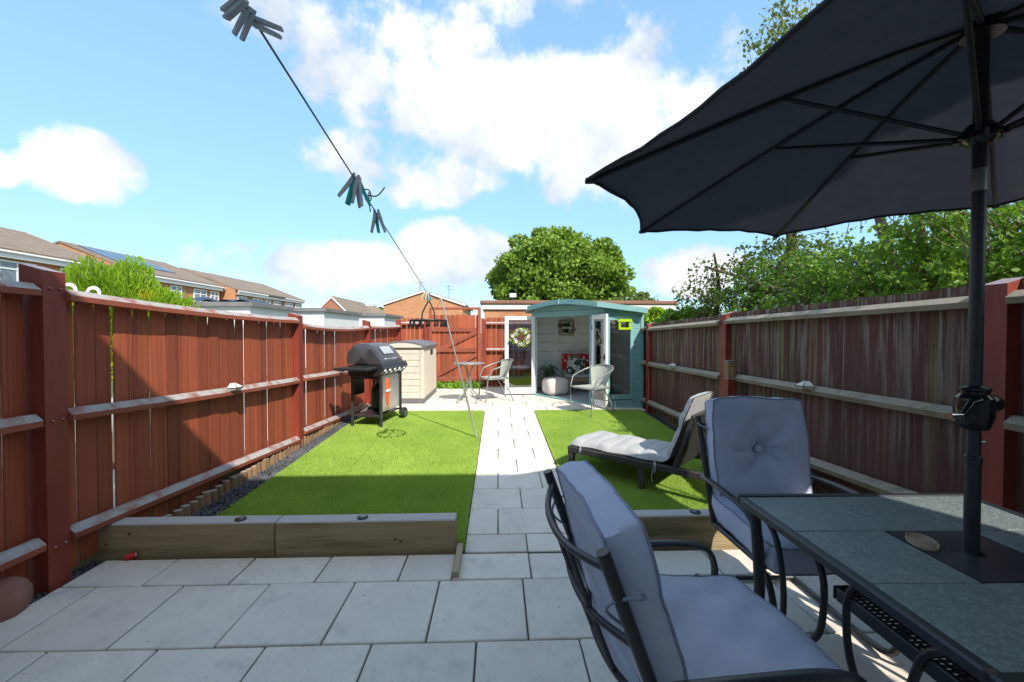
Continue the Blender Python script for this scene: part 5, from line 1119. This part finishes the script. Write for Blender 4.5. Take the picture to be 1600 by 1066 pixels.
peg('single grey peg with a teal tip below the knot', 1.80, M_peggrey, (0, R(-4), R(10)), 1.15, .2)
peg('single teal peg beside the lone grey peg below the knot', 1.815, M_pegteal, (0, R(-14), R(0)), 1.1, .05)
k0 = lineat(1.58)
tag(ob('line_knot', MB().tube([k0 + Vector(q) for q in ((-.02, 0, .03), (.0, -.012, .012), (.02, .0, .01), (.022, .012, -.02), (.005, .01, -.022), (.012, -.008, -.01), (.05, -.01, -.012), (.078, -.008, .02))], .0024, 6, 5).tube([k0 + Vector(q) for q in ((.018, 0, .004), (.022, -.01, -.03), (.026, -.01, -.07))], .0022, 6, 3), M_cord), 'loose knot with frayed ends in the washing line', 'knot')
pr = thing('line_prop', 'slim pale metal washing line prop leaning up from the lawn edge', 'prop', (-.262, 5.24, gz(5.24)))
d_ = prop_top - Vector((-.262, 5.24, gz(5.24)))
ob('lower_tube', MB().tube([(0, 0, 0), d_ * .55], .0125, 8), M_alu, pr, smooth=60); ob('upper_tube', MB().tube([d_ * .545, d_ * .99], .0095, 8), M_alu, pr, smooth=60)
ob('hook', MB().tube([d_ * .99, d_ + Vector((.02, 0, .01)), d_ + Vector((.025, 0, .045))], .006, 6).tube([d_ * .99, d_ + Vector((-.02, 0, .01)), d_ + Vector((-.022, 0, .035))], .006, 6), M_white, pr)
ah = lineat(4.1); ai = thing('peg_airer', 'black round peg airer hanging from the washing line', 'airer', ah)
rz_ = -.245
ob('ring', MB().tube([(.172 * math.cos(a), .172 * math.sin(a), rz_) for a in np.linspace(0, 2 * math.pi, 29)[:-1]], .008, 6, closed=True), M_black, ai, smooth=180)
ob('spokes', MB().tube([(-.172, 0, rz_), (.172, 0, rz_)], .006, 6).tube([(0, -.172, rz_), (0, .172, rz_)], .006, 6), M_black, ai)
ob('hanger', MB().tube([(.0, 0, .0), (.008, 0, .012), (.014, 0, .0), (.004, 0, -.05), (-.055, 0, -.17), (-.06, 0, rz_)], .007, 6, 4).tube([(.004, 0, -.05), (.05, 0, -.15), (.06, 0, rz_)], .006, 6, 4), M_black, ai)
for k in range(14):
    a = k / 14 * 6.283; c0, s0 = .172 * math.cos(a), .172 * math.sin(a)
    ob('clip', MB().bbox(c0 - .008, c0 + .008, s0 - .006, s0 + .006, rz_ - .062, rz_ - .008, .003).bbox(c0 - .013, c0 - .0085, s0 - .005, s0 + .005, rz_ - .06, rz_ - .03, .001), M_black, ai)
for k, (m_, lb) in enumerate(((M_petal, 'pale cream peg beside the airer hook'), (M_lilac, 'pale pink peg beside the airer hook'), (M_pegteal, 'pale teal peg beside the airer hook'))):
    peg(lb, 3.9 + .07 * k, m_, (0, R(20 - 20 * k), R(30 * k)), 1.0)

# ------------------------------------------------------------------ small things on fences and sleepers
def rail_light(label, loc, rz):
    t = thing('solar_fence_light', label, 'solar light', loc, rz, 'solar lights on the fence rails')
    p = [(.055, .0), (.035, .048), (-.035, .048), (-.055, .0)]
    ob('body', MB().add([(-.055, 0, -.028), (.055, 0, -.028), (.075, .0, 0), (-.075, 0, 0), (-.035, -.055, -.022), (.035, -.055, -.022), (.045, -.07, .0), (-.045, -.07, .0)], [(0, 1, 5, 4), (1, 2, 6, 5), (2, 3, 7, 6), (3, 0, 4, 7), (0, 3, 2, 1), (4, 5, 6, 7)]), M_lamp, t)
    ob('panel', MB().add([(-.075, 0, .001), (.075, 0, .001), (.045, -.07, .001), (-.045, -.07, .001), (-.03, 0, .035), (.03, 0, .035), (.02, -.03, .03), (-.02, -.03, .03)], [(0, 1, 5, 4), (1, 2, 6, 5), (2, 3, 7, 6), (3, 0, 4, 7), (4, 5, 6, 7), (0, 3, 2, 1)]), M_lamp, t)
    for a, b_ in (((-.045, -.07, .001), (-.02, -.03, .03)), ((.045, -.07, .001), (.02, -.03, .03)), ((-.035, -.055, -.022), (-.045, -.07, 0)), ((.035, -.055, -.022), (.045, -.07, 0)), ((-.045, -.071, 0), (.045, -.071, 0)), ((-.075, 0, 0), (-.045, -.07, 0)), ((.075, 0, 0), (.045, -.07, 0))): ob('glazing_bar', MB().tube([a, b_], .003, 4), M_black, t)
    return t
rail_light('white solar light on the middle rail of the red fence before the second post', (-2.345, 3.83, .90), R(90))
rail_light('white solar light on the middle rail of the red fence beside the barbecue', (-2.285, 6.2, .835), R(90))
rail_light('white solar light on the middle rail of the dark fence behind the dining chair', (2.445, 3.28, .962), R(-90))
rail_light('small white solar light on the middle rail of the dark fence near the summerhouse', (2.41, 5.75, .925), R(-90))
def deck_light(label, loc):
    t = thing('deck_light', label, 'deck light', loc, 0, 'deck lights on the sleepers'); ob('base', MB().lathe([(.034, 0), (.034, .006), (.028, .010)], 14), M_black, t); ob('lens', MB().lathe([(.02, .010), (.018, .014), (.008, .016)], 12), M_greymetal, t)
    for k in range(4): ob('screw', MB().lathe([(.003, .008), (.003, .011)], 6, Matrix.Translation((.03 * math.cos(k * 1.57), .03 * math.sin(k * 1.57), 0))), M_greymetal, t)
deck_light('round dark deck light on the sleeper nearer the red fence', (-1.62, 2.715, .203)); deck_light('round dark deck light on the sleeper beside the path', (-.86, 2.715, .203)); deck_light('round dark deck light on the sleeper behind the foreground chair', (1.30, 2.745, .195))
def hook(label, x, y, z, r=.036):
    t = tag(ob('fence_hook', MB().bar([(x - .03 + r * 1.0 - r * math.cos(a), y, z - .012 + r * math.sin(a)) for a in np.linspace(-.25, math.pi + .25, 15)], .02, .003, (0, 1, 0)), M_render), label, 'hook', 'white hooks over the fence top')
hook('white plastic hook over the fence top left of the big post', -2.475, 2.22, 1.655); hook('white plastic hook over the fence top just right of the big post', -2.455, 2.52, 1.632); hook('white plastic hook over the fence top below the lime conifer', -2.45, 2.66, 1.628)
sp_ = thing('short_post', 'short maroon post with a cut timber top leaning on the dark fence', 'post', (2.40, 4.32, .05))
ob('stub', MB().bbox(-.045, .045, -.045, .045, 0, .86, .004), M_post, sp_); ob('timber_top', MB().bbox(-.042, .042, -.042, .042, .861, 1.03, .004), M_log, sp_); ob('cap', MB().bbox(-.047, .047, -.047, .047, 1.031, 1.045, .003), M_greyresin, sp_)
tag(ob('rock', superbox(.14, .11, .105, 10, 14, .7), M_rock, None, (-2.475, 2.13, .06), (.1, .12, .35), smooth=50), 'rough red sandstone block by the foot of the big post', 'rock')
hc = thing('hose_connector', 'red and grey hose connector lying against the sleeper', 'connector', (-2.235, 2.645, .018), R(35))
ob('sleeve', MB().lathe([(.016, -.03), (.018, 0), (.018, .02)], 12, Matrix.Rotation(math.pi / 2, 4, 'Y')), M_redplastic, hc, smooth=40); ob('collar', MB().tube([(.022, .014 * math.cos(a), .014 * math.sin(a)) for a in np.linspace(0, 6.283, 15)[:-1]], .005, 6, closed=True), M_greymetal, hc)
tag(ob('black_pole', MB().tube([(2.30, 2.35, .05), (2.22, 4.3, .12)], .018, 8), M_black, smooth=60), 'black metal pole lying along the foot of the dark fence', 'pole')
def litter(label, boxes, n, m):
    V = []; F = []
    for i in range(n):
        b_ = random.choice(boxes); c = Vector((random.uniform(b_[0], b_[1]), random.uniform(b_[2], b_[3]), 0)); c.z = gz(c.y) + b_[4]; a = random.uniform(0, 6.28); s_ = random.uniform(.003, .007)
        q = [Vector((math.cos(a + t) * s_ * k_, math.sin(a + t) * s_ * k_, .003 * random.random())) + c for t, k_ in ((0, 1.5), (1.6, .6), (3.1, 1.4), (4.7, .6))]
        F.append((len(V), len(V) + 1, len(V) + 2, len(V) + 3)); V += q
    tag(ob('fallen_leaves', MB().add(V, F).mesh('fallen_leaves'), m), label, 'leaves', None, 'stuff')
litter('scattered dry leaf bits on the patio, path and lawns', [(-2, .9, 1.5, 2.6, .003), (-.24, -.19, 2.7, 4.6, .012), (-.24, -.19, 2.7, 4.6, .012), (.7, 2.1, 3.0, 4.6, .026), (-.24, -.19, 2.7, 4.6, .012), (.7, 2.1, 3.0, 4.6, .026), (-1.9, -.3, 2.9, 5, .026)], 130, M_twig)
